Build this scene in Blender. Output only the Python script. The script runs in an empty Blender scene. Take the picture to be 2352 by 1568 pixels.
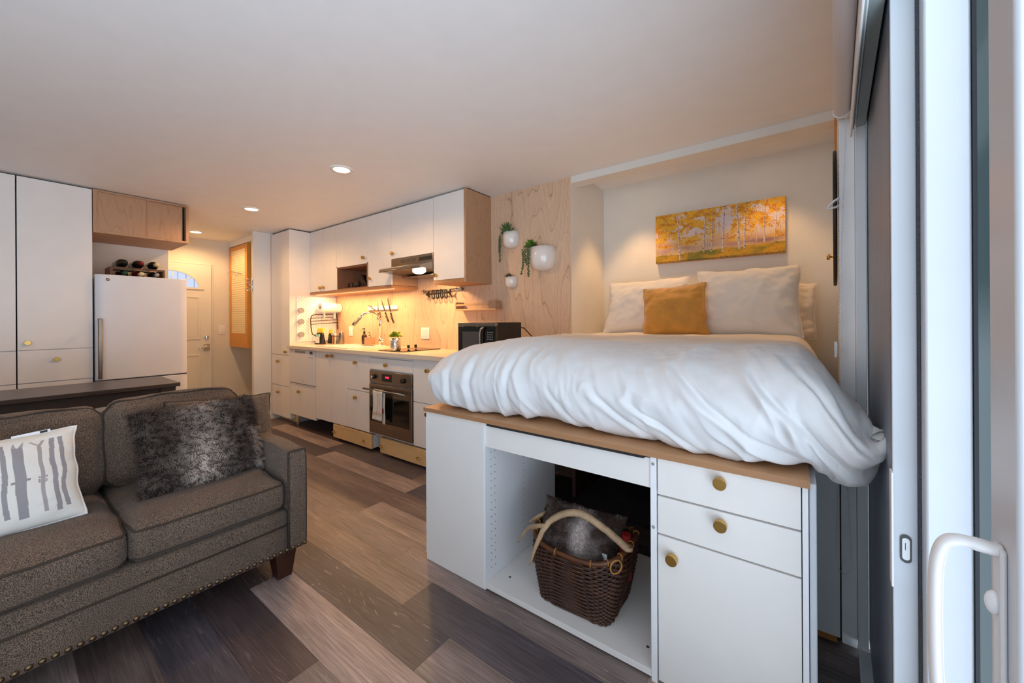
import bpy, math, random
from mathutils import Vector, Matrix, noise
from math import sin, cos, pi, radians, sqrt
random.seed(7)
D = bpy.data; C = bpy.context.scene.collection

# ------------------------------------------------------------------ camera, world, exposure
YAW, ROLL = -.6353, -.0059
fw = Vector((sin(YAW), cos(YAW), 0)); rt = Vector((cos(YAW), -sin(YAW), 0)); up = Vector((0, 0, 1))
r2 = rt * cos(ROLL) + up * sin(ROLL); u2 = -rt * sin(ROLL) + up * cos(ROLL)
cd = D.cameras.new('camera'); cam = D.objects.new('camera', cd); C.objects.link(cam)
M = Matrix((r2, u2, -fw)).transposed().to_4x4(); M.translation = (0, 0, 1.18); cam.matrix_world = M
cd.sensor_width = 36; cd.lens = 880.98 / 2352 * 36; cd.shift_y = (735.4 - 784) / 2352; cd.clip_start = .02
bpy.context.scene.camera = cam
sc = bpy.context.scene
sc.view_settings.view_transform = 'Standard'; sc.view_settings.look = 'None'
sc.view_settings.gamma = 1; sc.view_settings.use_curve_mapping = False
sc.view_settings.exposure = 0.08
sc.cycles.max_bounces = 10; sc.cycles.diffuse_bounces = 6; sc.cycles.use_denoising = True
sc.cycles.sample_clamp_indirect = 6
w = D.worlds.new('world'); sc.world = w; w.use_nodes = True
wn = w.node_tree; bg = wn.nodes['Background']                # overcast sky above, lower half added brighter to lift the ceiling
g_ = wn.nodes.new('ShaderNodeNewGeometry'); sx = wn.nodes.new('ShaderNodeSeparateXYZ'); wn.links.new(g_.outputs['Incoming'], sx.inputs[0])
wr = wn.nodes.new('ShaderNodeMapRange'); wr.inputs[1].default_value = -.06; wr.inputs[2].default_value = .06; wn.links.new(sx.outputs[2], wr.inputs[0])
wm = wn.nodes.new('ShaderNodeMix'); wm.data_type = 'RGBA'; wm.inputs[6].default_value = (.74 * 1.5, .86 * 1.5, 1 * 1.5, 1); wm.inputs[7].default_value = (.70 * 4.6, .84 * 4.6, 1 * 4.6, 1)
wn.links.new(wr.outputs[0], wm.inputs[0]); wn.links.new(wm.outputs[2], bg.inputs[0]); bg.inputs[1].default_value = 1.0

AW = radians(3.7)                                   # the window wall runs 3.7 degrees off the room's axis
def W(n, t, z=0): return Vector((n * cos(AW) + t * sin(AW), -n * sin(AW) + t * cos(AW), z))
def light(kind, name, loc, energy, col, **k):
    l = D.lights.new(name, kind); l.energy = energy; l.color = col
    for a, b in k.items():
        if a not in ('rot',): setattr(l, a, b)
    o = D.objects.new(name, l); C.objects.link(o); o.location = loc
    if 'rot' in k: o.rotation_euler = k['rot']
    return o
WARM = (1, .57, .23)
# sky portal in the open side of the window wall (sampling aid for the real daylight)
p = light('AREA', 'door_daylight_portal', W(.3, -.55, 1.0), 1, (1, 1, 1), shape='RECTANGLE', size=2.3, size_y=1.95)
p.rotation_euler = (0, radians(90), -AW); p.data.size = 1.95; p.data.size_y = 2.3; p.data.cycles.is_portal = True
p = light('AREA', 'added_opening_portal', (-.6, -1.95, 1.2), 1, (1, 1, 1), shape='RECTANGLE', size=1.2, size_y=1.8)  # samples sky light through the opening added behind the camera
p.rotation_euler = (radians(90), 0, 0); p.data.cycles.is_portal = True


# ------------------------------------------------------------------ materials
def lin(c): return tuple((x / 12.92 if x <= .04045 else ((x + .055) / 1.055) ** 2.4) for x in c)
def rgb(r, g, b): return lin((r / 255, g / 255, b / 255)) + (1,)
def mat(name, col, rough=.5, metal=0, spec=None, emit=None, es=1, bump=None, bscale=50, var=0, vscale=8, trans=0, coat=0, sheen=0, mapscale=None):
    m = D.materials.new(name); m.use_nodes = True; nt = m.node_tree; b = nt.nodes['Principled BSDF']
    b.inputs['Base Color'].default_value = col; b.inputs['Roughness'].default_value = rough; b.inputs['Metallic'].default_value = metal
    if spec is not None: b.inputs['Specular IOR Level'].default_value = spec
    if emit: b.inputs['Emission Color'].default_value = emit; b.inputs['Emission Strength'].default_value = es
    if trans: b.inputs['Transmission Weight'].default_value = trans
    if coat: b.inputs['Coat Weight'].default_value = coat; b.inputs['Coat Roughness'].default_value = .15
    if sheen: b.inputs['Sheen Weight'].default_value = sheen
    N, L = nt.nodes.new, nt.links.new
    tc = N('ShaderNodeTexCoord'); mp = N('ShaderNodeMapping'); L(tc.outputs['Object'], mp.inputs[0])
    if mapscale: mp.inputs['Scale'].default_value = mapscale
    nz = N('ShaderNodeTexNoise'); nz.inputs['Scale'].default_value = vscale; nz.inputs['Detail'].default_value = 4
    L(mp.outputs[0], nz.inputs[0])
    mx = N('ShaderNodeMix'); mx.data_type = 'RGBA'; mx.blend_type = 'MULTIPLY'; mx.inputs[0].default_value = 1
    mr = N('ShaderNodeMapRange'); mr.inputs[1].default_value = .3; mr.inputs[2].default_value = .7
    v = var or .015
    mr.inputs[3].default_value = 1 - v; mr.inputs[4].default_value = 1 + v
    L(nz.outputs[0], mr.inputs[0]); mx.inputs[6].default_value = col; L(mr.outputs[0], mx.inputs[7]); L(mx.outputs[2], b.inputs['Base Color'])
    if bump:
        n2 = N('ShaderNodeTexNoise'); n2.inputs['Scale'].default_value = bscale; n2.inputs['Detail'].default_value = 3; L(mp.outputs[0], n2.inputs[0])
        bp = N('ShaderNodeBump'); bp.inputs['Strength'].default_value = bump; bp.inputs['Distance'].default_value = .01
        L(n2.outputs[0], bp.inputs['Height']); L(bp.outputs[0], b.inputs['Normal'])
    return m
def wood(name, base, dark, grain=14, stretch=(2.2, 2.2, .35), rough=.5, lines=.5, fine=.12, width=.16, rot=0):
    """cathedral grain: contour lines of a stretched noise"""
    m = D.materials.new(name); m.use_nodes = True; nt = m.node_tree; b = nt.nodes['Principled BSDF']; N, L = nt.nodes.new, nt.links.new
    tc = N('ShaderNodeTexCoord'); mp = N('ShaderNodeMapping'); L(tc.outputs['Object'], mp.inputs[0]); mp.inputs['Scale'].default_value = stretch
    nz = N('ShaderNodeTexNoise'); nz.inputs['Scale'].default_value = 1; nz.inputs['Detail'].default_value = 2.5; nz.inputs['Roughness'].default_value = .45; L(mp.outputs[0], nz.inputs[0])
    mu = N('ShaderNodeMath'); mu.operation = 'MULTIPLY'; mu.inputs[1].default_value = grain; L(nz.outputs[0], mu.inputs[0])
    fr = N('ShaderNodeMath'); fr.operation = 'FRACT'; L(mu.outputs[0], fr.inputs[0])
    cr = N('ShaderNodeValToRGB'); e = cr.color_ramp.elements; e[0].position = 0; e[0].color = (1, 1, 1, 1); e[1].position = 1; e[1].color = (.35, .35, .35, 1)
    e2 = cr.color_ramp.elements.new(1 - width); e2.color = (.12, .12, .12, 1); e3 = cr.color_ramp.elements.new(width * .5); e3.color = (.25, .25, .25, 1)
    e[0].color = (1, 1, 1, 1)
    L(fr.outputs[0], cr.inputs[0])
    mp2 = N('ShaderNodeMapping'); L(tc.outputs['Object'], mp2.inputs[0]); mp2.inputs['Scale'].default_value = tuple(60 * s / max(stretch) for s in stretch)
    n2 = N('ShaderNodeTexNoise'); n2.inputs['Scale'].default_value = 3; n2.inputs['Detail'].default_value = 4; L(mp2.outputs[0], n2.inputs[0])
    m1 = N('ShaderNodeMath'); m1.operation = 'MULTIPLY'; m1.inputs[1].default_value = lines; L(cr.outputs[0], m1.inputs[0])
    m2 = N('ShaderNodeMath'); m2.operation = 'MULTIPLY_ADD'; m2.inputs[1].default_value = fine * 4; L(n2.outputs[0], m2.inputs[0]); m2.inputs[2].default_value = -fine * 2
    ad = N('ShaderNodeMath'); ad.operation = 'ADD'; ad.use_clamp = True; L(m1.outputs[0], ad.inputs[0]); L(m2.outputs[0], ad.inputs[1])
    mx = N('ShaderNodeMix'); mx.data_type = 'RGBA'; mx.inputs[6].default_value = base; mx.inputs[7].default_value = dark; L(ad.outputs[0], mx.inputs[0])
    L(mx.outputs[2], b.inputs['Base Color']); b.inputs['Roughness'].default_value = rough
    return m
def stripes(name, a, bcol, scale=180, axis='Z', rough=.55):
    m = D.materials.new(name); m.use_nodes = True; nt = m.node_tree; b = nt.nodes['Principled BSDF']; N, L = nt.nodes.new, nt.links.new
    tc = N('ShaderNodeTexCoord'); wv = N('ShaderNodeTexWave'); wv.bands_direction = axis; wv.inputs['Scale'].default_value = scale; wv.inputs['Distortion'].default_value = 1.2; wv.inputs['Detail Scale'].default_value = .3
    L(tc.outputs['Object'], wv.inputs[0]); mx = N('ShaderNodeMix'); mx.data_type = 'RGBA'; mx.inputs[6].default_value = a; mx.inputs[7].default_value = bcol
    L(wv.outputs[0], mx.inputs[0]); L(mx.outputs[2], b.inputs['Base Color']); b.inputs['Roughness'].default_value = rough
    return m
def vcol(name, rough=.7, bump=0, bscale=400, fine=0, stretch=(1, 1, 1), sheen=0, weave=0):
    m = D.materials.new(name); m.use_nodes = True; nt = m.node_tree; b = nt.nodes['Principled BSDF']; N, L = nt.nodes.new, nt.links.new
    at = N('ShaderNodeVertexColor'); at.layer_name = 'Col'; out = at.outputs[0]
    tc = N('ShaderNodeTexCoord'); mp = N('ShaderNodeMapping'); mp.inputs['Scale'].default_value = stretch; L(tc.outputs['Object'], mp.inputs[0])
    nz = N('ShaderNodeTexNoise'); nz.inputs['Scale'].default_value = bscale; nz.inputs['Detail'].default_value = 4; L(mp.outputs[0], nz.inputs[0])
    if fine:
        mr = N('ShaderNodeMapRange'); mr.inputs[1].default_value = .3; mr.inputs[2].default_value = .7; mr.inputs[3].default_value = 1 - fine; mr.inputs[4].default_value = 1 + fine
        L(nz.outputs[0], mr.inputs[0]); mx = N('ShaderNodeMix'); mx.data_type = 'RGBA'; mx.blend_type = 'MULTIPLY'; mx.inputs[0].default_value = 1
        L(out, mx.inputs[6]); L(mr.outputs[0], mx.inputs[7]); out = mx.outputs[2]
    L(out, b.inputs['Base Color']); b.inputs['Roughness'].default_value = rough
    if sheen: b.inputs['Sheen Weight'].default_value = sheen
    if bump:
        bp = N('ShaderNodeBump'); bp.inputs['Strength'].default_value = bump; bp.inputs['Distance'].default_value = .002; L(nz.outputs[0], bp.inputs['Height']); L(bp.outputs[0], b.inputs['Normal'])
    return m
def floor_mat():
    m = D.materials.new('vinyl_planks'); m.use_nodes = True; nt = m.node_tree; b = nt.nodes['Principled BSDF']; N, L = nt.nodes.new, nt.links.new
    at = N('ShaderNodeVertexColor'); at.layer_name = 'Col'
    tc = N('ShaderNodeTexCoord')
    # every plank shifts the grain: offset by the colour's alpha
    cmb = N('ShaderNodeCombineXYZ'); ma = N('ShaderNodeMath'); ma.operation = 'MULTIPLY'; ma.inputs[1].default_value = 37; L(at.outputs[1], ma.inputs[0]); L(ma.outputs[0], cmb.inputs[2])
    va = N('ShaderNodeVectorMath'); va.operation = 'ADD'; L(tc.outputs['Object'], va.inputs[0]); L(cmb.outputs[0], va.inputs[1])
    def nz(scale, s3, det=5, rough=.6):
        mp = N('ShaderNodeMapping'); mp.inputs['Scale'].default_value = s3; L(va.outputs[0], mp.inputs[0])
        n = N('ShaderNodeTexNoise'); n.inputs['Scale'].default_value = scale; n.inputs['Detail'].default_value = det; n.inputs['Roughness'].default_value = rough; L(mp.outputs[0], n.inputs[0]); return n.outputs[0]
    g1 = nz(1, (6, 150, 1), 4); g2 = nz(1, (1.6, 9, 1), 3, .5); g3 = nz(1, (1.3, 7, 1), 2, .4)
    def rng(src, a, c, lo, hi):
        r = N('ShaderNodeMapRange'); r.inputs[1].default_value = a; r.inputs[2].default_value = c; r.inputs[3].default_value = lo; r.inputs[4].default_value = hi; L(src, r.inputs[0]); return r.outputs[0]
    def mul(x, y):
        r = N('ShaderNodeMath'); r.operation = 'MULTIPLY'; L(x, r.inputs[0]); L(y, r.inputs[1]); return r.outputs[0]
    f = mul(rng(g1, .3, .7, .62, 1.3), rng(g2, .3, .7, .7, 1.25))
    mx = N('ShaderNodeMix'); mx.data_type = 'RGBA'; mx.blend_type = 'MULTIPLY'; mx.inputs[0].default_value = 1; L(at.outputs[0], mx.inputs[6]); L(f, mx.inputs[7])
    # pale cathedral lines (cerused grain)
    s = N('ShaderNodeMath'); s.operation = 'MULTIPLY'; s.inputs[1].default_value = 22; L(g3, s.inputs[0]); fr = N('ShaderNodeMath'); fr.operation = 'FRACT'; L(s.outputs[0], fr.inputs[0])
    ln = rng(fr.outputs[0], .80, 1.0, 0, 1); brk = rng(nz(1, (9, 70, 1), 3), .52, .62, 0, .42); reg = rng(nz(1, (.9, 2, 1), 1), .45, .6, 0, 1)
    mx2 = N('ShaderNodeMix'); mx2.data_type = 'RGBA'; L(mul(mul(ln, brk), reg), mx2.inputs[0]); L(mx.outputs[2], mx2.inputs[6]); mx2.inputs[7].default_value = rgb(196, 180, 170)
    L(mx2.outputs[2], b.inputs['Base Color']); b.inputs['Roughness'].default_value = .42
    bp = N('ShaderNodeBump'); bp.inputs['Strength'].default_value = .25; bp.inputs['Distance'].default_value = .002; L(g1, bp.inputs['Height']); L(bp.outputs[0], b.inputs['Normal'])
    return m
def tweed(name, c1, c2, scale=380):
    m = D.materials.new(name); m.use_nodes = True; nt = m.node_tree; b = nt.nodes['Principled BSDF']; N, L = nt.nodes.new, nt.links.new
    tc = N('ShaderNodeTexCoord'); a = N('ShaderNodeTexNoise'); a.inputs['Scale'].default_value = scale; a.inputs['Detail'].default_value = 3; L(tc.outputs['Object'], a.inputs[0])
    c = N('ShaderNodeTexNoise'); c.inputs['Scale'].default_value = 5; L(tc.outputs['Object'], c.inputs[0])
    r = N('ShaderNodeMapRange'); r.inputs[1].default_value = .38; r.inputs[2].default_value = .64; L(a.outputs[0], r.inputs[0])
    mx = N('ShaderNodeMix'); mx.data_type = 'RGBA'; mx.inputs[6].default_value = c1; mx.inputs[7].default_value = c2; L(r.outputs[0], mx.inputs[0])
    m2 = N('ShaderNodeMix'); m2.data_type = 'RGBA'; m2.blend_type = 'MULTIPLY'; m2.inputs[0].default_value = 1; r2_ = N('ShaderNodeMapRange'); r2_.inputs[1].default_value = .3; r2_.inputs[2].default_value = .7; r2_.inputs[3].default_value = .88; r2_.inputs[4].default_value = 1.12
    L(c.outputs[0], r2_.inputs[0]); L(mx.outputs[2], m2.inputs[6]); L(r2_.outputs[0], m2.inputs[7]); L(m2.outputs[2], b.inputs['Base Color']); b.inputs['Roughness'].default_value = .95; b.inputs['Sheen Weight'].default_value = .12
    bp = N('ShaderNodeBump'); bp.inputs['Strength'].default_value = .7; bp.inputs['Distance'].default_value = .003; L(a.outputs[0], bp.inputs['Height']); L(bp.outputs[0], b.inputs['Normal'])
    return m
M_ = dict(
    wall=mat('wall_paint', rgb(226, 222, 214), .8, bump=.06, bscale=220), ceil=mat('ceiling_paint', rgb(238, 236, 234), .55, bump=.04, bscale=150, spec=.3),
    lacq=mat('white_lacquer', rgb(236, 231, 226), .3), edge=mat('white_edge', rgb(238, 238, 240), .4), trim=mat('white_trim', rgb(232, 230, 226), .45),
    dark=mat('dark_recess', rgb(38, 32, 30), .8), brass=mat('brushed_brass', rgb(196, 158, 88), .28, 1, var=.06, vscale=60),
    ply=wood('plywood_panel', rgb(222, 190, 160), rgb(158, 114, 86), 22, (2.7, 2.7, .34), .55, .85, .16, .09),
    birch=wood('birch_ply', rgb(186, 146, 112), rgb(142, 100, 70), 20, (5, 5, .9), .5, .55, .12, .2),
    birchH=wood('birch_ply_level', rgb(214, 172, 128), rgb(176, 128, 86), 9, (.7, 3.5, 3.5), .5, .3, .12, .2),
    pine=wood('pine_board', rgb(222, 186, 132), rgb(176, 128, 78), 10, (.8, 4, 5), .55, .3, .12, .2),
    nichew=wood('niche_walnut', rgb(150, 102, 72), rgb(112, 72, 48), 9, (.8, 3, 4), .55, .4, .12, .2),
    plyedge=stripes('ply_edge', rgb(190, 142, 98), rgb(138, 92, 60), 130), oak=wood('oak_platform', rgb(205, 158, 116), rgb(170, 122, 82), 8, (.8, 4, 4), .5, .3, .14, .2),
    orange=mat('honey_wood', rgb(214, 152, 74), .5, var=.08, mapscale=(8, 8, 1)), paper=mat('paper_screen', rgb(244, 226, 186), .8),
    counter=mat('quartz_counter', rgb(222, 206, 186), .22, var=.05, vscale=220), sinkw=mat('white_enamel', rgb(245, 243, 238), .12),
    steel=mat('brushed_steel', rgb(150, 144, 138), .25, 1, var=.05, mapscale=(2, 2, 90)), chrome=mat('chrome', rgb(225, 225, 225), .08, 1), steelw=mat('warm_steel', rgb(150, 140, 130), .28, 1, mapscale=(90, 2, 2), var=.04),
    blackg=mat('black_glass', rgb(14, 13, 13), .06, spec=.6), blackp=mat('black_plastic', rgb(22, 21, 21), .45), black=mat('black_metal', rgb(24, 22, 22), .4, .4),
    fridge=mat('fridge_white', rgb(224, 223, 226), .3), grey=mat('grey_plastic', rgb(150, 150, 150), .4), dgrey=mat('dark_grey', rgb(70, 70, 70), .5),
    table=wood('dark_stained_wood', rgb(72, 60, 54), rgb(38, 32, 30), 9, (3.5, .6, 3.5), .32, .5, .2, .25), leg=mat('dark_walnut_leg', rgb(62, 32, 20), .35, var=.2, mapscale=(20, 20, 2)),
    sofa=tweed('brown_tweed', rgb(52, 40, 33), rgb(138, 116, 98)), piping=mat('sofa_piping', rgb(66, 54, 44), .9, bump=.4, bscale=500), nail=mat('antique_nailhead', rgb(122, 100, 76), .3, 1),
    duvet=mat('white_cotton', rgb(224, 223, 223), .85, bump=.12, bscale=700, sheen=.1), sheet=mat('cream_sheet', rgb(232, 220, 206), .85, bump=.1, bscale=500), linen=mat('ivory_linen', rgb(234, 226, 216), .9, bump=.35, bscale=320, sheen=.1),
    mustard=mat('mustard_velvet', rgb(194, 134, 40), .6, bump=.25, bscale=260, var=.14, vscale=14, sheen=.5), paint_v=vcol('canvas_print', .6, .1), ski_v=vcol('printed_linen', .9, .25, 700, .03), fur_v=vcol('faux_fur', .95, 0, 300, .12),
    wicker=mat('dark_wicker', rgb(66, 38, 24), .38, var=.4, vscale=18, bump=.3, bscale=200), rim=mat('rim_cane', rgb(92, 52, 26), .35, var=.3, vscale=14), cane=mat('light_cane', rgb(176, 120, 60), .4),
    antler=mat('antler_bone', rgb(176, 146, 112), .55, var=.22, vscale=16, bump=.5, bscale=90), red=mat('red_cloth', rgb(150, 16, 20), .7), white=mat('white_card', rgb(235, 235, 235), .6),
    pot=mat('glazed_white', rgb(232, 226, 220), .1, coat=.6), green=mat('succulent_green', rgb(62, 98, 52), .5, var=.3, vscale=40), green2=mat('bright_leaf', rgb(96, 140, 44), .45, var=.3, vscale=40), green3=mat('grey_green_succulent', rgb(84, 112, 78), .55, var=.25, vscale=40), dred=mat('dark_red_succulent', rgb(64, 30, 30), .5, var=.3, vscale=40), soil=mat('soil', rgb(50, 36, 28), .9),
    yellowg=mat('yellow_green_leaf', rgb(150, 168, 40), .5, var=.3, vscale=60), hammer=mat('hammered_silver', rgb(220, 214, 206), .12, 1, bump=1, bscale=45), glass=mat('clear_glass', rgb(240, 244, 244), .02, trans=1),
    bottle=mat('bottle_glass', rgb(16, 20, 16), .12, spec=.6), foilr=mat('red_foil', rgb(110, 14, 22), .3, .4), foilg=mat('green_foil', rgb(16, 62, 40), .3, .4), foilb=mat('black_foil', rgb(18, 18, 22), .3, .3), foilc=mat('cream_foil', rgb(206, 190, 150), .4), foils=mat('silver_foil', rgb(150, 146, 150), .3, .6), redg=mat('red_wine_glass', rgb(96, 18, 12), .12), rackw=wood('dark_rack_wood', rgb(98, 66, 44), rgb(60, 38, 24), 9, (3, .7, 3), .5, .4, .2, .2),
    amber=mat('brown_bottle', rgb(58, 34, 26), .15, spec=.6), yellow=mat('yellow_pack', rgb(240, 214, 50), .5), mint=mat('mint_label', rgb(150, 212, 190), .6), ink=mat('ink', rgb(30, 30, 34), .6), inkg=mat('grey_ink', rgb(150, 150, 152), .6), brownm=mat('brown_metal', rgb(92, 58, 42), .4, .5),
    screen=mat('grey_shade_fabric', rgb(118, 124, 136), .35, var=.16, vscale=10, bump=.2, bscale=600, mapscale=(1, 1, .25)), alu=mat('painted_frame', rgb(234, 236, 238), .3), alug=mat('grey_green_track', rgb(150, 160, 156), .35), brush=mat('pile_strip', rgb(92, 96, 104), .9, var=.3, vscale=300, bump=.6, bscale=600), pvc=mat('white_pvc', rgb(204, 208, 214), .28), dgreen=mat('green_tinted_glass', rgb(24, 58, 58), .08, spec=.6), seal=mat('black_seal', rgb(16, 18, 28), .5),
    blind=mat('roller_fabric', rgb(222, 222, 228), .7), mirror=mat('dark_mirror', rgb(50, 50, 52), .12, .8), handle=mat('handle_white', rgb(226, 222, 222), .3), lamp=mat('lamp_glow', (1, .9, .7, 1), .5, emit=(1, .82, .55, 1), es=14), hoodlamp=mat('hood_glow', (1, .9, .7, 1), .5, emit=(1, .85, .6, 1), es=10), ledred=mat('led_red', (1, 0, .05, 1), .5, emit=(1, .03, .08, 1), es=1.6), day=mat('frosted_daylight', (.06, .07, .09, 1), .4, emit=(.52, .64, .88, 1), es=1.0), led=mat('led_strip', (1, .85, .6, 1), .5, emit=(1, .74, .42, 1), es=.35),
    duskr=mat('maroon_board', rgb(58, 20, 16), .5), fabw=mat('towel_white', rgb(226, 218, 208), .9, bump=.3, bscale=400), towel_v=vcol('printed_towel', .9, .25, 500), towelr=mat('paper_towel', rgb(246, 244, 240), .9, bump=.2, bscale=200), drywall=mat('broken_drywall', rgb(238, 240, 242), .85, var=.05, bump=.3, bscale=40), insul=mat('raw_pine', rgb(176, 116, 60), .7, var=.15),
    floor=floor_mat())

# ------------------------------------------------------------------ mesh builder
class MB:
    def __init__(s): s.v = []; s.f = []; s.sm = []; s.c = None
    def add(s, vs, fs, smooth=False):
        o = len(s.v); s.v += [Vector(v) for v in vs]; s.f += [[i + o for i in f] for f in fs]; s.sm += [smooth] * len(fs); return s
    def box(s, x0, x1, y0, y1, z0, z1, M=None):
        vs = [Vector((x, y, z)) for z in (z0, z1) for y in (y0, y1) for x in (x0, x1)]
        if M: vs = [M(v) if callable(M) else M @ v for v in vs]
        return s.add(vs, [(0, 2, 3, 1), (4, 5, 7, 6), (0, 1, 5, 4), (2, 6, 7, 3), (0, 4, 6, 2), (1, 3, 7, 5)])
    def tube(s, pts, r, n=10, closed=False, cap=True, flat=1):
        pts = [Vector(p) for p in pts]; m = len(pts); rs = r if isinstance(r, (list, tuple)) else [r] * m
        vs = []; prev = None
        for i, p in enumerate(pts):
            a = pts[(i - 1) % m] if (closed or i > 0) else p; b = pts[(i + 1) % m] if (closed or i < m - 1) else p
            t = (b - a).normalized() if (b - a).length > 1e-9 else Vector((0, 0, 1))
            if prev is None:
                q = Vector((0, 0, 1)) if abs(t.z) < .9 else Vector((1, 0, 0)); nrm = t.cross(q).normalized()
            else:
                nrm = (prev - t * prev.dot(t)); nrm = nrm.normalized() if nrm.length > 1e-6 else t.orthogonal().normalized()
            prev = nrm; bn = t.cross(nrm)
            for k in range(n):
                an = 2 * pi * k / n; vs.append(p + nrm * cos(an) * rs[i] + bn * sin(an) * rs[i] * flat)
        fs = []; L_ = m if closed else m - 1
        for i in range(L_):
            for k in range(n):
                a = i * n + k; b = i * n + (k + 1) % n; c = ((i + 1) % m) * n + (k + 1) % n; d = ((i + 1) % m) * n + k; fs.append((a, b, c, d))
        s.add(vs, fs, True)
        if cap and not closed:
            o = len(s.v) - len(vs); s.f += [[o + k for k in range(n)][::-1], [o + (m - 1) * n + k for k in range(n)]]; s.sm += [False, False]
        return s
    def cyl(s, a, b, r, n=20, r2=None): return s.tube([a, b], [r, r if r2 is None else r2], n)
    def lathe(s, prof, c=(0, 0, 0), n=32, M=None):
        vs = []; c = Vector(c)
        for r, z in prof:
            for k in range(n):
                v = Vector((r * cos(2 * pi * k / n), r * sin(2 * pi * k / n), z)); vs.append((M @ v if M else v) + c)
        fs = [(i * n + k, i * n + (k + 1) % n, (i + 1) * n + (k + 1) % n, (i + 1) * n + k) for i in range(len(prof) - 1) for k in range(n)]
        return s.add(vs, fs, True)
    def prism(s, poly, a, b, ax='x'):
        """extrude 2-D polygon between a and b along ax"""
        mk = {'x': lambda p, t: (t, p[0], p[1]), 'y': lambda p, t: (p[0], t, p[1]), 'z': lambda p, t: (p[0], p[1], t)}[ax]
        n = len(poly); vs = [mk(p, a) for p in poly] + [mk(p, b) for p in poly]
        return s.add(vs, [tuple(range(n))[::-1], tuple(range(n, 2 * n))] + [(i, (i + 1) % n, n + (i + 1) % n, n + i) for i in range(n)])
    def grid(s, fn, nu, nv, smooth=True, wrap=False):
        o = len(s.v); s.v += [Vector(fn(i / nu, j / nv)) for j in range(nv + 1) for i in range(nu + 1)]
        s.f += [[o + j * (nu + 1) + i, o + j * (nu + 1) + i + 1, o + (j + 1) * (nu + 1) + i + 1, o + (j + 1) * (nu + 1) + i] for j in range(nv) for i in range(nu)]
        s.sm += [smooth] * (nu * nv); return s
    def sphere(s, c, r, n=12, sc=(1, 1, 1)):
        c = Vector(c); return s.lathe([(max(r * sin(pi * i / n), 1e-5) , -r * cos(pi * i / n)) for i in range(n + 1)], c, n * 2, Matrix.Diagonal(sc).to_3x3())
    def build(s, name, m, parent=None, bevel=0, seg=2, sub=0, fix=True):
        me = D.meshes.new(name); off = parent_loc(parent)
        me.from_pydata([v - off for v in s.v], [], s.f); me.polygons.foreach_set('use_smooth', s.sm); 
        if fix:
            import bmesh; bm = bmesh.new(); bm.from_mesh(me); bmesh.ops.recalc_face_normals(bm, faces=bm.faces); bm.to_mesh(me); bm.free()
        me.update()
        if s.c is not None:
            a = me.color_attributes.new('Col', 'FLOAT_COLOR', 'POINT'); a.data.foreach_set('color', [x for c in s.c for x in c])
        me.materials.append(M_[m] if isinstance(m, str) else m)
        o = D.objects.new(name, me); C.objects.link(o)
        if parent: o.parent = parent
        if bevel:
            b = o.modifiers.new('bevel', 'BEVEL'); b.width = bevel; b.segments = seg; b.limit_method = 'ANGLE'; b.harden_normals = False
            for p in me.polygons: p.use_smooth = True
            me.set_sharp_from_angle(angle=radians(35)) if hasattr(me, 'set_sharp_from_angle') else None
        if sub:
            b = o.modifiers.new('sub', 'SUBSURF'); b.levels = sub; b.render_levels = sub
        return o
def parent_loc(p):
    v = Vector((0, 0, 0))
    while p is not None: v += p.location; p = p.parent
    return v
def tag(o, label=None, cat=None, group=None, kind=None):
    if label: o['label'] = label
    if cat: o['category'] = cat
    if group: o['group'] = group
    if kind: o['kind'] = kind
    return o
def thing(name, label, cat, loc, group=None):
    o = D.objects.new(name, None); C.objects.link(o); o.location = loc; o.empty_display_size = .05
    return tag(o, label, cat, group)
def struct(name, mb, m, **k): return tag(mb.build(name, m, **k), kind='structure')
def sroot(name, loc): o = D.objects.new(name, None); C.objects.link(o); o.location = loc; return tag(o, kind='structure')
def B(*a): return MB().box(*a)
def copy_tree(o, parent=None):
    c = o.copy(); C.objects.link(c); c.parent = parent
    for ch in list(o.children): copy_tree(ch, c)
    return c
def nz3(x, y, z=0): return noise.noise(Vector((x, y, z)))

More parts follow.
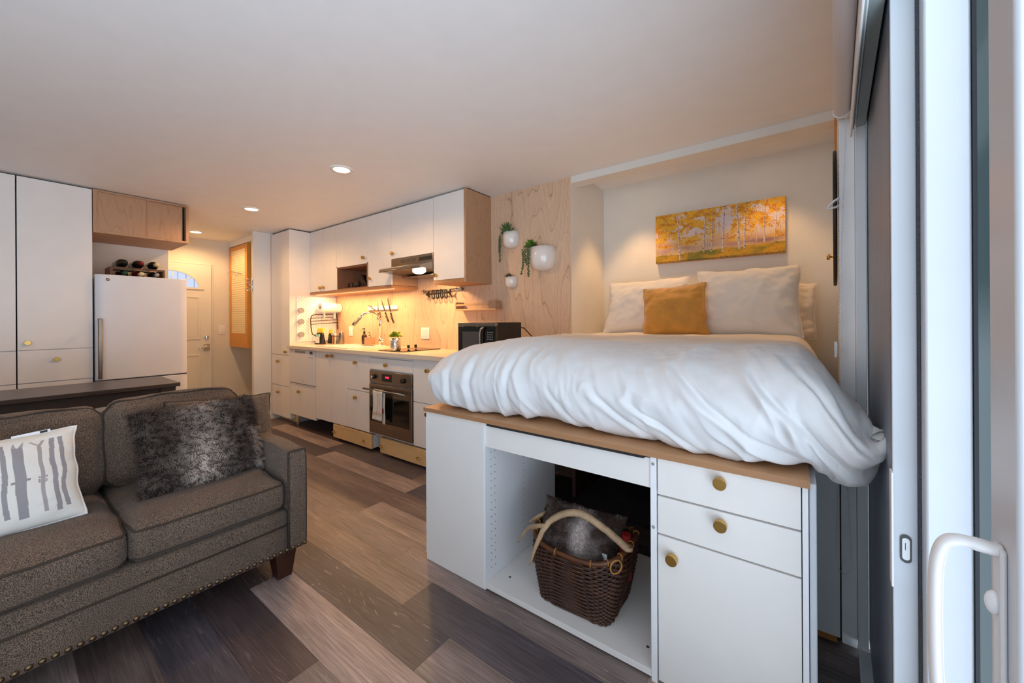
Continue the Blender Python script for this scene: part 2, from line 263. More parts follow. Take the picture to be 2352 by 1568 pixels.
# ------------------------------------------------------------------ floor and shell
ZC = 2.25
def build_floor():
    mb = MB(); cols = []
    joints = {4: (-1.945, 'DK', 'LT'), 3: (-1.34, 'DK', 'MD'), 5: (-1.04, 'DG', 'MD'), 6: (-1.32, 'WM', 'DG'), 7: (-1.612, 'GB', 'MD'), 8: (-2.18, 'WB', 'LT'), 9: (-2.9, 'WB', 'WB'), 10: (-2.158, 'LT', 'DG'), 11: (-3.515, 'LT', 'DG')}
    pal = {'DK': (84, 71, 70), 'LT': (166, 147, 135), 'MD': (146, 130, 121), 'DG': (88, 81, 84), 'WM': (138, 120, 108), 'GB': (124, 110, 104), 'WB': (112, 96, 88)}
    keys = list(pal); rnd = random.Random(5)
    for r in range(-11, 20):
        y0 = r * .168; y1 = y0 + .168 - .0008
        jx, lc, rc = joints.get(r, (rnd.uniform(-3, -1.8), rnd.choice(keys), rnd.choice(keys)))
        xs = [jx + k * 1.22 for k in range(-5, 4)]
        prev = {-1: lc, 0: rc}
        for i in range(len(xs) - 1):
            k = i - 5; key = prev.get(k) or rnd.choice(keys)
            x0, x1 = xs[i], xs[i + 1] - .0008
            if x1 < -6.3 or x0 > .3: continue
            x0 = max(x0, -6.3); x1 = min(x1, .26)
            o = len(mb.v); mb.add([(x0, y0, 0), (x1, y0, 0), (x1, y1, 0), (x0, y1, 0)], [(0, 1, 2, 3)])
            k_ = rnd.uniform(.90, 1.0); c = rgb(*[q * k_ * t_ for q, t_ in zip(pal[key], (.99, .985, 1.02))]); a = rnd.random(); cols += [(c[0], c[1], c[2], a)] * 4
    o = len(mb.v); mb.box(-6.3, .26, -1.9, 3.3, -.08, -.001); cols += [(.02, .02, .02, 1)] * 8
    mb.c = cols; struct('floor', mb, 'floor', fix=False)
build_floor()
struct('ceiling', B(-6.3, .6, -1.9, 2.66, ZC, ZC + .1), 'ceil')
struct('wall_back', B(-5.2, -1.342, 2.57, 2.62, 0, ZC), 'ply')
# screw heads on the plywood sheets
mb = MB()
for x in (-2.0, -1.66, -1.37):
    for z in (1.5, 1.84, 2.2, 1.18): mb.cyl((x, 2.5695, z), (x, 2.5685, z), .003, 8)
mb.build('screw', 'dark', D.objects['wall_back'])['kind'] = 'stuff'
# bed alcove
struct('wall_alcove_left', B(-1.38, -1.34, 2.571, 3.22, 0, 2.36), 'wall')
struct('wall_alcove_back', B(-1.38, .4, 3.18, 3.26, 0, 2.36), 'wall')
struct('ceiling_alcove', B(-1.38, .4, 2.66, 3.26, 2.31, 2.4), 'ceil')
struct('trim_1', B(-1.341, .4, 2.57, 2.68, 2.2, 2.33), 'wall')
# window wall (slightly skewed): solid part beside the bed, lintel, rear part behind the viewer
def wbox(mb, n0, n1, t0, t1, z0, z1): return mb.box(n0, n1, t0, t1, z0, z1, lambda v: W(v.x, v.y, v.z))
struct('wall_right', wbox(MB(), .014, .3, 1.86, 3.3, 0, 2.4), 'wall')
struct('wall_lintel', wbox(MB(), .012, .3, -1.9, 1.86, 1.9, 2.4), 'wall')
struct('wall_front', MB().box(-6.3, -1.2, -2.0, -1.9, 0, 2.4).box(.0, .4, -2.0, -1.9, 0, 2.4).box(-1.2, .0, -2.0, -1.9, 0, .3).box(-1.2, .0, -2.0, -1.9, 2.1, 2.4), 'wall')  # opening in this unseen wall is added for more frontal light
struct('wall_left', B(-5.15, -5.05, -2.0, 1.05, 0, ZC), 'wall')
struct('wall_entry', B(-6.3, -6.15, .6, 2.7, 0, ZC), 'wall')
struct('wall_closet', B(-6.3, -5.18, 2.45, 2.6, 0, ZC), 'wall')
struct('wall_passage', B(-6.3, -5.16, .62, .7, 0, ZC), 'wall')
struct('wall_stub', B(-5.185, -5.132, 1.83, 2.569, 0, ZC), 'trim')
struct('baseboard_stub', B(-5.131, -5.125, 1.825, 2.56, 0, .065), 'trim')
struct('baseboard_entry', B(-6.15, -6.138, 1.72, 2.45, 0, .09), 'trim', bevel=.003)

# entrance door with a fan light
dr = sroot('door_1', (-6.149, 1.28, 0)); DX = -6.149
B(DX, DX + .03, .86, 1.70, .01, 1.915).build('door_leaf', 'trim', dr)
fr = MB().box(DX, DX + .012, 1.708, 1.722, 0, 1.93).box(DX, DX + .012, .84, .856, 0, 1.93).box(DX, DX + .012, .84, 1.722, 1.92, 1.934); fr.build('door_frame', 'trim', dr, .003)
def panel(y0, y1, z0, z1, name='door_panel'):
    mb = MB()
    for a in ((y0, y1, z0, z0 + .022), (y0, y1, z1 - .022, z1), (y0, y0 + .022, z0 + .0221, z1 - .0221), (y1 - .022, y1, z0 + .0221, z1 - .0221)): mb.box(DX + .0301, DX + .037, *a)
    mb.box(DX + .0301, DX + .034, y0 + .03, y1 - .03, z0 + .03, z1 - .03)
    mb.build(name, 'trim', dr, .003)
panel(.96, 1.24, .31, .77); panel(1.30, 1.58, .31, .77); panel(.96, 1.24, .96, 1.51); panel(1.30, 1.58, .96, 1.51)
def arch(r0, r1, z0, sz, x0, x1):
    mb = MB(); n = 28; vs = []
    for i in range(n + 1):
        a = pi * i / n
        for r in (r0, r1): vs += [(x0, 1.28 + cos(a) * r, z0 + sin(a) * (r * sz)), (x1, 1.28 + cos(a) * r, z0 + sin(a) * (r * sz))]
    fs = []
    for i in range(n):
        o = i * 4; fs += [(o + 1, o + 3, o + 7, o + 5), (o, o + 4, o + 6, o + 2), (o, o + 1, o + 5, o + 4), (o + 2, o + 6, o + 7, o + 3)]
    return mb.add(vs, fs, True)
mb = arch(.285, .32, 1.62, .68, DX + .0301, DX + .042); mb.box(DX + .0301, DX + .042, .94, 1.62, 1.597, 1.62)
mb.build('fan_light_frame', 'trim', dr, .002)
pane = MB(); n = 28; pane.add([(DX + .0315, 1.28, 1.62)] + [(DX + .0315, 1.28 + cos(pi * i / n) * .285, 1.62 + sin(pi * i / n) * .285 * .68) for i in range(n + 1)], [(0, i + 1, i + 2) for i in range(n)])
pg = pane.build('glass_pane', 'day', dr, fix=False)
mu = MB()
for a in (40, 82, 98, 140): mu.tube([(DX + .034, 1.28 + cos(radians(a)) * .03, 1.62 + sin(radians(a)) * .02), (DX + .034, 1.28 + cos(radians(a)) * .285, 1.62 + sin(radians(a)) * .195)], .006, 6)
mu.build('muntin', 'trim', dr)
mu = MB()
for y in (1.44, 1.52, 1.36): mu.box(DX + .0316, DX + .0326, y, y + .004, 1.62, 1.62 + .19 * sqrt(max(0, 1 - ((y - 1.28) / .285) ** 2)))
mu.build('leading', 'dgrey', dr)
mb = MB().tube([(DX + .03, 1.645, .985), (DX + .05, 1.645, .985)], [.027, .023], 24); mb.box(DX + .05, DX + .062, 1.641, 1.649, .965, 1.005); mb.build('deadbolt', 'chrome', dr, .002)
mb = B(DX + .03, DX + .045, 1.612, 1.678, .815, .90); mb.cyl((DX + .045, 1.645, .858), (DX + .075, 1.645, .858), .02, 20)
mb.tube([(DX + .075, 1.645, .858), (DX + .082, 1.62, .857), (DX + .08, 1.57, .85), (DX + .078, 1.545, .846)], [.012, .01, .008, .006], 10); mb.build('door_handle', 'chrome', dr, .003)
sw = thing('light_switch', 'white rocker light switch on the wall right of the entrance door', 'switch', (-6.149, 1.82, 1.08))
B(-6.149, -6.143, 1.782, 1.858, 1.02, 1.14).build('switch_plate', 'edge', sw, .002); B(-6.143, -6.138, 1.803, 1.837, 1.045, 1.115).build('rocker', 'trim', sw, .0015)

# hanging screen panel in front of the closet
hp = thing('closet_screen', 'honey wood framed sliding screen with pale horizontal slats hung over the closet', 'screen', (-5.84, 1.92, .85))
mb = MB().box(-6.14, -6.085, 1.905, 1.935, .85, 2.17).box(-5.605, -5.53, 1.905, 1.935, .85, 2.17).box(-6.0849, -5.6051, 1.905, 1.935, .85, 1.03).box(-6.0849, -5.6051, 1.905, 1.935, 2.12, 2.17); mb.build('frame', 'orange', hp, .002)
mb = MB(); k = 0
for i in range(38):
    z = 1.032 + i * .0287; mb.box(-6.0849, -5.6051, 1.912, 1.928, z, z + .0262)
mb.build('slat_field', 'paper', hp, .001)
B(-5.5295, -5.52, 1.90, 1.96, .85, 2.19).build('edge_board', 'orange', hp)
B(-6.149, -5.19, 1.9, 1.95, 2.18, 2.249).build('hanging_rail', 'trim', hp)
hk = thing('coat_hook_rail', 'thin wire coat hooks strung across the slatted screen', 'hooks', (-5.85, 1.9, 1.83))
mb = MB().tube([(-6.07, 1.9, 1.86), (-5.7, 1.9, 1.80)], .003, 6).build('wire_bar', 'chrome', hk)
for x in (-6.05, -5.9, -5.78, -5.7):
    z = 1.86 - (x + 6.07) * .16; MB().tube([(x, 1.899, z), (x, 1.88, z - .03), (x + .01, 1.86, z - .045), (x + .02, 1.855, z - .02)], .003, 6).build('hook', 'chrome', hk)
hk = thing('coat_hooks', 'silver coat hooks on the white wall end beside the tall cabinet', 'hooks', (-5.16, 1.82, 1.6))
B(-5.175, -5.145, 1.822, 1.829, 1.54, 1.70).build('back_plate', 'chrome', hk, .002)
for i, z in enumerate((1.68, 1.65, 1.62, 1.58, 1.56)):
    MB().tube([(-5.16, 1.822, z), (-5.155 - .02 * (i % 3), 1.79, z - .01), (-5.15 - .03 * (i % 3), 1.775, z + .015)], .0035, 6).build('hook', 'chrome', hk)

# switch plates on the plywood
def plate(name, x0, x1, z0, z1, label, two=True):
    t = thing(name, label, 'switch', ((x0 + x1) / 2, 2.57, z0)); B(x0, x1, 2.563, 2.5695, z0, z1).build('cover_plate', 'edge', t, .002)
    w_ = (x1 - x0)
    if two:
        B(x0 + w_ * .14, x0 + w_ * .44, 2.560, 2.563, z0 + .02, z1 - .02).build('rocker', 'trim', t, .001); B(x0 + w_ * .56, x0 + w_ * .86, 2.560, 2.563, z0 + .02, z1 - .02).build('outlet_face', 'trim', t, .001)
        for zz in (z0 + .035, z1 - .035):
            mb = MB()
            for dx in (.64, .76): mb.box(x0 + w_ * dx, x0 + w_ * dx + .002, 2.5595, 2.5599, zz, zz + .008)
            mb.build('socket_slots', 'dgrey', t)
    else: B(x0 + w_ * .25, x1 - w_ * .25, 2.560, 2.563, z0 + .02, z1 - .02).build('rocker', 'trim', t, .001)
plate('outlet_plate', -3.03, -2.91, 1.0, 1.113, 'white double plate with switch and outlet on the plywood right of the sink')
plate('light_switch', -4.345, -4.268, 1.005, 1.118, 'narrow white switch plate on the plywood behind the sink, left of the faucet', False)

# ------------------------------------------------------------------ recessed ceiling lamps
def downlight(x, y, label, power=26, z=ZC, r=.052, group='recessed ceiling lamps', spot=166, cat='lamp'):
    t = thing('ceiling_downlight', label, cat, (x, y, z), group)
    MB().lathe([(r * 1.5, -.001), (r * 1.48, -.006), (r * 1.05, -.006), (r, -.002)], (x, y, z)).build('trim_ring', 'ceil', t)
    MB().lathe([(r, -.003), (r * .6, -.0045), (.0001, -.005)], (x, y, z)).build('lens', 'lamp', t)
    l = light('SPOT', 'downlight_beam', (0, 0, -.03), power, WARM, spot_size=radians(spot), spot_blend=.5, shadow_soft_size=.05); l.parent = t
    return t
downlight(-2.565, 1.466, 'round recessed ceiling lamp nearest the viewer, the largest of the three lit ones', 27)
downlight(-4.144, 1.466, 'round recessed ceiling lamp in the middle of the row of three', 27)
downlight(-5.711, 1.44, 'round recessed ceiling lamp farthest away, beside the plywood box over the fridge', 21)
downlight(-1.0, 2.90, 'small recessed lamp hidden behind the alcove beam, left', 26, 2.31, .03, 'alcove lamps', 74)
downlight(-.12, 2.90, 'small recessed lamp hidden behind the alcove beam, right', 14, 2.31, .03, 'alcove lamps', 84)

# ------------------------------------------------------------------ cabinet helpers
def knob_mb(p, d, r=.017, ln=.028):
    p = Vector(p); d = Vector(d); mb = MB().tube([p, p + d * .011], [r * .55, r * .55], 20); a = p + d * .011; b = p + d * (ln - .0012); c = p + d * ln
    mb.tube([a, b], [r, r], 32, cap=False); mb.tube([b, c], [r, r * .93], 32, cap=False); q = d.orthogonal().normalized(); k = d.cross(q)
    ringc = [c + (q * cos(2 * pi * i / 32) + k * sin(2 * pi * i / 32)) * r * .93 for i in range(32)]; ringa = [a + (q * cos(2 * pi * i / 32) + k * sin(2 * pi * i / 32)) * r for i in range(32)]
    return mb.add(ringc, [tuple(range(32))]).add(ringa, [tuple(range(32))[::-1]])
FY = (0, -1, 0); FX = (1, 0, 0)
def front(parent, name, x0, x1, z0, z1, y, knob=None, m='lacq', th=.018, r=.0155, ln=.03):
    o = B(x0 + .0015, x1 - .0015, y, y + th, z0 + .0015, z1 - .0015).build(name, m, parent, .0012)
    if knob: knob_mb((knob[0], y, knob[1]), FY, r, ln).build('knob', 'brass', o)
    return o

# kitchen: tall pantry
t = thing('pantry_cabinet', 'tall white pantry cabinet with narrow door and two drawers at the far kitchen end', 'cabinet', (-4.89, 2.3, .065))
B(-5.128, -4.66, 2.04, 2.568, .07, 2.232).build('body', 'edge', t)
B(-4.658, -4.642, 2.018, 2.569, .07, 2.236).build('side_panel', 'lacq', t, .001)
B(-5.131, -5.128, 2.018, 2.3, .07, 2.232).build('edge_strip', 'orange', t)
front(t, 'door', -5.127, -4.66, .792, 2.234, 2.02, (-4.735, .832))
front(t, 'drawer', -5.127, -4.66, .43, .79, 2.02, (-4.93, .712)); front(t, 'drawer', -5.127, -4.66, .068, .428, 2.02, (-4.93, .352))
B(-5.12, -4.7, 2.12, 2.56, 0, .069).build('plinth', 'trim', t)
B(-5.12, -4.67, 2.04, 2.5, 2.236, 2.248).build('shadow_gap', 'dark', t)
# base units
def unit(name, label, x0, x1, z0=.165, z1=.874, cat='cabinet', body='edge', bz=None):
    t = thing(name, label, cat, ((x0 + x1) / 2, 2.3, z0)); B(x0 + .002, x1 - .002, 2.04, 2.565, z0 + .004, bz or z1).build('body', body, t); return t
t = unit('drawer_cabinet', 'white cabinet under the dishwasher drawer with one brass knob and wooden legs', -4.64, -4.06, .137, .495)
front(t, 'drawer', -4.638, -4.062, .134, .492, 2.02, (-4.41, .407))
def tleg(x, y, z1, r0=.012, r1=.024): return MB().tube([(x, y, 0), (x, y, z1)], [r0, r1], 16)
tleg(-4.59, 2.08, .14).build('leg', 'pine', t); tleg(-4.1, 2.5, .14).build('leg', 'pine', t); tleg(-4.59, 2.5, .14).build('leg', 'pine', t)
t = unit('dishwasher_drawer', 'compact built-in dishwasher with plain pale front and small display at top right', -4.64, -4.06, .498, .874, 'dishwasher')
o = B(-4.638, -4.062, 2.008, 2.03, .50, .87).build('front_panel', 'fridge', t, .002)
B(-4.49, -4.26, 2.0065, 2.008, .835, .862).build('grip_recess', 'grey', t); B(-4.16, -4.10, 2.006, 2.008, .832, .860).build('display', 'dgrey', t)
mb = MB()
for i in range(4): mb.box(-4.165 + i * .02, -4.157 + i * .02, 2.007, 2.008, .815, .819)
mb.build('button', 'dgrey', t); B(-4.20, -4.09, 2.0072, 2.008, .79, .797).build('print_line', 'grey', t); B(-4.36, -4.28, 2.0072, 2.008, .53, .533).build('badge_line', 'grey', t)
t = unit('sink_cabinet', 'white cabinet under the sink with two doors and paired brass knobs', -4.06, -3.457, bz=.735)
front(t, 'door', -4.058, -3.752, .165, .873, 2.02, (-3.795, .832)); front(t, 'door', -3.750, -3.459, .168, .873, 2.02, (-3.71, .835))
t = unit('drawer_cabinet', 'narrow white cabinet with two drawers left of the oven', -3.457, -3.083)
front(t, 'drawer', -3.456, -3.086, .535, .873, 2.02, (-3.30, .795)); front(t, 'drawer', -3.456, -3.086, .172, .532, 2.02, (-3.30, .47))
t = unit('oven_cabinet', 'white cabinet frame around the oven with one shallow drawer above it', -3.083, -2.488, .178)
front(t, 'filler_strip', -3.081, -2.49, .856, .874, 2.02); front(t, 'drawer', -3.081, -2.49, .752, .853, 2.02, (-2.83, .80)); front(t, 'bottom_rail', -3.081, -2.49, .176, .186, 2.022)
t = unit('drawer_cabinet', 'white cabinet with two tall drawers right of the oven', -2.488, -2.112)
front(t, 'drawer', -2.486, -2.114, .53, .873, 2.02, (-2.30, .79)); front(t, 'drawer', -2.486, -2.114, .175, .527, 2.02, (-2.305, .452))
t = unit('base_cabinet', 'white kitchen cabinet mostly hidden behind the bed duvet', -2.112, -1.56)
front(t, 'door', -2.110, -1.562, .17, .873, 2.02)
# oven
ov = thing('oven', 'built-in stainless steel oven with red clock display and dark glass door', 'oven', (-2.785, 2.02, .186))
B(-3.078, -2.493, 2.012, 2.035, .632, .742).build('control_panel', 'steelw', ov, .002)
dd = B(-3.078, -2.493, 2.008, 2.035, .19, .624).build('door', 'steelw', ov, .002)
B(-3.06, -2.525, 2.0062, 2.008, .295, .525).build('glass', 'blackg', dd)
mb = MB().tube([(-3.10, 1.963, .583), (-2.525, 1.963, .583)], .0085, 14); mb.cyl((-3.03, 2.008, .583), (-3.03, 1.963, .583), .006); mb.cyl((-2.6, 2.008, .583), (-2.6, 1.963, .583), .006); mb.build('handle_bar', 'steel', dd)
B(-2.893, -2.755, 2.0105, 2.012, .658, .722).build('display', 'blackg', ov); 
mb = MB()
for x in (-2.842, -2.828, -2.814, -2.800): mb.box(x, x + .010, 2.0098, 2.0104, .686, .702)
mb.build('clock_digits', 'ledred', ov)
MB().tube([(-3.005, 2.012, .69), (-3.005, 1.99, .69)], [.021, .018], 24).build('dial', 'blackp', ov); MB().tube([(-2.6, 2.012, .685), (-2.6, 1.99, .685)], [.021, .018], 24).build('dial', 'blackp', ov)
MB().tube([(-3.005, 1.989, .69), (-3.005, 1.985, .69)], [.013, .012], 20).build('dial_cap', 'chrome', ov)
B(-2.82, -2.76, 2.0072, 2.008, .262, .266).build('badge_line', 'grey', ov)
# towel on the oven handle
def towel():
    mb = MB(); cols = []
    def fn(u, v):
        x = -2.945 + u * .135 + .006 * sin(v * 5); 
        if v < .5: y = 1.952 + .003 * sin(u * 9 + v * 7) - .004 * (1 - v * 2); z = .20 + .0 + v / .5 * .392; z = .335 + (v / .5) * .257
        else: y = 1.976 + .002 * sin(u * 7); z = .592 - (v - .5) / .5 * .27
        if abs(v - .5) < .03: y = 1.9635; z = .5945
        return (x, y, z)
    mb.grid(fn, 24, 60)
    for j in range(61):
        for i in range(25):
            u, v = i / 24, j / 60; c = (.72, .68, .62)
            a = abs(u - .42 - .1 * sin(v * 6)); b = abs(u - .66 - .05 * sin(v * 8))
            if v < .45 and v > .05 and (a < .04 or b < .04): c = (.55, .40, .24)
            if v < .13 and v > .06 and nz3(u * 14, v * 30) > .0: c = (.5, .42, .30)
            cols.append(c + (1,))
    mb.c = cols
    t = thing('kitchen_towel', 'white tea towel with printed stems hanging over the oven handle', 'towel', (-2.88, 1.96, .33)); o = mb.build('cloth', 'towel_v', t, fix=False); o.modifiers.new('s', 'SOLIDIFY').thickness = .003
    B(-2.812, -2.80, 1.957, 1.9605, .40, .44).build('tag', 'red', t)
    mb = MB().grid(lambda u, v: (-2.83 + u * .04, 1.970 + .002 * sin(v * 9), .305 + v * .285), 4, 12); o = mb.build('back_fold', 'fabw', t); o.modifiers.new('s', 'SOLIDIFY').thickness = .003
towel()
# plinth crates under the cabinets
def crate(x0, x1, label, pulls):
    t = thing('plinth_drawer', label, 'drawer', ((x0 + x1) / 2, 2.03, .03), 'pine drawers under the kitchen cabinets')
    B(x0, x1, 2.02, 2.04, .03, .16).build('front_board', 'pine', t, .002); B(x0 + .01, x1 - .002, 2.0405, 2.5, .035, .15).build('box', 'edge', t)
    for x in pulls: MB().tube([(x, 2.02, .088), (x, 2.0, .088), (x + .012, 1.995, .088), (x + .05, 1.995, .09)], [.006, .006, .006, .005], 10).build('pull', 'brass', t)
    for x in (x0 + .05, x1 - .05): MB().cyl((x - .01, 2.12, .018), (x + .01, 2.12, .018), .017, 14).build('caster', 'blackp', t)
crate(-3.716, -3.065, 'low pine drawer with two brass pulls under the cabinets left of the oven', (-3.69, -3.19)); crate(-2.935, -2.2, 'low pine drawer with two brass pulls under the oven', (-2.92, -2.43))
for x in (-2.965, ): 
    lg = thing('support_leg', 'pale tapered wooden leg under the oven cabinet', 'leg', (x, 2.1, 0)); MB().tube([(x, 2.06, 0), (x, 2.06, .177)], [.012, .02], 16).build('post', 'pine', lg)
# worktop with sink cut-out
t = thing('worktop', 'pale quartz kitchen worktop running from the pantry past the microwave', 'worktop', (-3.1, 2.3, .876))
mb = MB().box(-4.641, -4.05, 1.99, 2.568, .876, .91).box(-4.05, -3.56, 1.99, 2.10, .876, .91).box(-4.05, -3.56, 2.48, 2.568, .876, .91).box(-3.56, -1.552, 1.99, 2.568, .876, .91); mb.build('slab', 'counter', t)
t = thing('sink', 'white enamel inset kitchen sink in the worktop', 'sink', (-3.84, 2.3, .91))
mb = MB().box(-4.15, -3.53, 2.07, 2.1, .9105, .919).box(-4.15, -3.53, 2.48, 2.51, .9105, .919).box(-4.15, -4.05, 2.1, 2.48, .9105, .919).box(-3.56, -3.53, 2.1, 2.48, .9105, .919); mb.build('rim', 'sinkw', t, .003)
mb = MB().box(-4.049, -4.035, 2.101, 2.479, .74, .9104).box(-3.575, -3.561, 2.101, 2.479, .74, .9104).box(-4.035, -3.575, 2.101, 2.115, .74, .9104).box(-4.035, -3.575, 2.465, 2.479, .74, .9104).box(-4.035, -3.575, 2.115, 2.465, .74, .75); mb.build('basin', 'sinkw', t)
# faucet
fx, fy = -3.655, 2.525; t = thing('faucet', 'tall chrome gooseneck kitchen faucet with pull-down head behind the sink', 'faucet', (fx, fy, .91))
mb = MB().tube([(fx, fy, .911), (fx, fy, .925)], [.026, .024], 24).cyl((fx, fy, .925), (fx, fy, 1.0), .018, 24); mb.build('base', 'chrome', t)
pts = [(fx, fy, 1.0), (fx, fy, 1.17)] + [(fx - .0 - (1 - cos(a)) * .035, fy - (1 - cos(a)) * .105, 1.17 + sin(a) * .105) for a in [pi * i / 16 for i in range(1, 14)]]
MB().tube(pts, .0125, 16).build('spout', 'chrome', t); p0 = Vector(pts[-1]); d = (Vector(pts[-1]) - Vector(pts[-2])).normalized()
MB().tube([p0, p0 + d * .02, p0 + d * .085, p0 + d * .12], [.0135, .017, .0175, .019], 18).build('spray_head', 'steel', t)
MB().tube([p0 + d * .05 + Vector((-.012, -.012, 0)), p0 + d * .09 + Vector((-.012, -.012, 0))], .008, 10).build('spray_button', 'blackp', t)
MB().tube([(fx, fy, .965), (fx + .05, fy - .01, .965), (fx + .085, fy - .015, .968)], [.016, .016, .014], 16).build('lever', 'chrome', t)
# cooktop
t = thing('cooktop', 'small black glass induction cooktop set in the worktop', 'cooktop', (-2.9, 2.3, .91))
B(-3.075, -2.715, 2.10, 2.535, .9105, .917).build('glass_plate', 'blackg', t, .001)
for y in (2.21, 2.42): MB().lathe([(.075, 0), (.077, .0002), (.075, .0004)], (-2.9, y, .9172)).build('cooking_zone', 'dgrey', t)
for i, (x, y) in enumerate(((-2.765, 2.2), (-2.765, 2.28))):
    k = thing('card_stand', ('small black square on a chrome stand on the cooktop, nearer the viewer', 'small black square on a chrome stand on the cooktop, nearer the wall')[i], 'stand', (x, y, .917), 'little black squares on stands')
    MB().cyl((x, y, .9172), (x, y, .921), .014, 16).build('foot', 'blackp', k); MB().cyl((x, y, .921), (x, y, .948), .004, 8).build('stem', 'chrome', k)
    B(x - .016, x + .016, y - .005, y, .938, .966).build('square_plate', 'blackp', k, .001)
# plant in hammered pot
def leafy(center, R, n, size, m, parent, name='foliage', flat=.75, seed=1, up_=.2):
    rn = random.Random(seed); mb = MB(); c = Vector(center)
    for i in range(n):
        th = rn.uniform(0, 2 * pi); ph = math.acos(rn.uniform(-.15, 1)); d = Vector((sin(ph) * cos(th), sin(ph) * sin(th), cos(ph) * flat + up_)).normalized()
        a = c + d * R * rn.uniform(.15, .75); b = a + d * size * rn.uniform(.7, 1.2); s = d.cross(Vector((rn.uniform(-1, 1), rn.uniform(-1, 1), 1))).normalized() * size * .28
        mid = (a + b) / 2 + Vector((0, 0, size * .1)); nrm = d.cross(s).normalized() * size * .06
        mb.add([a, mid + s + nrm, b, mid - s + nrm, mid - nrm * 1.2], [(0, 1, 4), (1, 2, 4), (2, 3, 4), (3, 0, 4)], False)
    return mb.build(name, m, parent, fix=False)
px_, py_ = -2.86, 2.13; t = thing('potted_plant', 'small bushy yellow-green plant in a hammered silver pot by the cooktop', 'plant', (px_, py_, .91))
MB().lathe([(.038, 0), (.045, .004), (.046, .03), (.044, .06), (.047, .11), (.044, .11), (.041, .1), (.001, .1)], (px_, py_, .9175)).build('pot', 'hammer', t)
leafy((px_, py_, 1.035), .05, 130, .032, 'yellowg', t, seed=3)
# soap tray, bottles
t = thing('soap_tray', 'long pale wooden tray behind the sink', 'tray', (-3.78, 2.48, .919)); B(-3.93, -3.70, 2.45, 2.51, .9195, .927).build('board', 'birchH', t, .002)
def pump_bottle(x, y, z, m, label, s=1, sq=False, pm='blackp'):
    t = thing('pump_bottle', label, 'bottle', (x, y, z))
    MB().lathe([(.001, 0), (.028 * s, 0), (.030 * s, .004), (.030 * s, .085 * s), (.024 * s, .1 * s), (.011 * s, .108 * s), (.011 * s, .12 * s)], (x, y, z), 24).build('bottle', m, t)
    mb = MB().cyl((x, y, z + .12 * s), (x, y, z + .14 * s), .012 * s, 16).cyl((x, y, z + .14 * s), (x, y, z + .165 * s), .004 * s, 8); mb.tube([(x + .008 * s, y, z + .168 * s), (x - .03 * s, y - .01, z + .166 * s)], [.007 * s, .004 * s], 8); mb.build('pump', pm, t)
pump_bottle(-3.872, 2.47, .9275, 'amber', 'tall dark brown pump bottle on the wooden tray behind the sink')
bx = thing('soap_caddy', 'small square wooden caddy standing beside the brown bottle', 'caddy', (-3.77, 2.47, .9275))
mb = MB().box(-3.835, -3.715, 2.445, 2.451, .9275, 1.0).box(-3.835, -3.715, 2.494, 2.5, .9275, 1.0).box(-3.835, -3.829, 2.4511, 2.4939, .9275, 1.0).box(-3.721, -3.715, 2.4511, 2.4939, .9275, 1.0).box(-3.829, -3.721, 2.4511, 2.4939, .9275, .933); mb.build('box', 'birch', bx, .001)
pump_bottle(-3.775, 2.472, .934, 'steel', 'short silver topped soap dispenser inside the wooden caddy', .72, pm='steel')

# pegboard on the pantry side and what hangs there
t = thing('pegboard', 'white perforated pegboard fixed to the pantry side above the worktop', 'pegboard', (-4.64, 2.33, .93))
B(-4.641, -4.63, 2.09, 2.566, .945, 1.475).build('board', 'edge', t, .002)
mb = MB()
for r in range(25):
    for q in range(24):
        y = 2.105 + q * .0195; z = .962 + r * .0205
        if (q + r) % 2 == 0: mb.box(-4.6299, -4.6295, y, y + .003, z, z + .011)
mb.build('peg_slots', 'dgrey', t)['kind'] = 'stuff'
for i, z in enumerate((1.31, 1.18, 1.03)):
    k = thing('magnetic_spice_jar', 'round pale lidded jar stuck to the pegboard, %s' % ('highest of three', 'middle of three', 'lowest of three')[i], 'jar', (-4.63, 2.115, z), 'round jars on the pegboard')
    MB().tube([(-4.6294, 2.125, z), (-4.60, 2.125, z)], [.03, .03], 24).build('jar', 'trim', k); MB().tube([(-4.6, 2.125, z), (-4.585, 2.125, z)], [.032, .032], 24).build('lid', 'grey', k)
t = thing('paper_towel_roll', 'white paper towel roll on a holder above the drying rack', 'paper towel', (-4.55, 2.46, 1.34))
mb = MB().tube([(-4.55, 2.32, 1.345), (-4.55, 2.565, 1.345)], [.056, .056], 40, cap=False); mb.lathe([(.056, 0), (.018, 0), (.018, .2)], (-4.55, 2.32, 1.345), 40, Matrix.Rotation(radians(-90), 3, 'X')); mb.build('paper', 'towelr', t)
MB().tube([(-4.55, 2.322, 1.345), (-4.55, 2.34, 1.345)], [.0175, .0175], 20).build('core', 'brownm', t)
mb = MB().box(-4.629, -4.545, 2.372, 2.38, 1.22, 1.29); mb.box(-4.629, -4.545, 2.50, 2.508, 1.22, 1.29); mb.build('holder_bracket', 'white', t)
t = thing('drying_rack', 'brown metal wall rack with curved frame hanging on the pegboard', 'rack', (-4.59, 2.4, 1.0))
xr = -4.585
MB().tube([(xr, 2.28, 1.01), (xr, 2.245, 1.03), (xr, 2.232, 1.1), (xr, 2.225, 1.2), (xr, 2.235, 1.245), (xr, 2.27, 1.262), (xr, 2.4, 1.266), (xr, 2.52, 1.27), (xr, 2.55, 1.255), (xr, 2.555, 1.2), (xr, 2.56, 1.08)], .006, 8).build('frame', 'brownm', t)
for z in (1.225, 1.19, 1.155): MB().tube([(xr, 2.235, z - .008), (xr, 2.553, z + .01)], .004, 8).build('bar', 'brownm', t)
MB().tube([(xr, 2.4, 1.205), (xr + .03, 2.4, 1.2), (xr + .035, 2.4, 1.215)], .005, 8).build('peg', 'chrome', t)
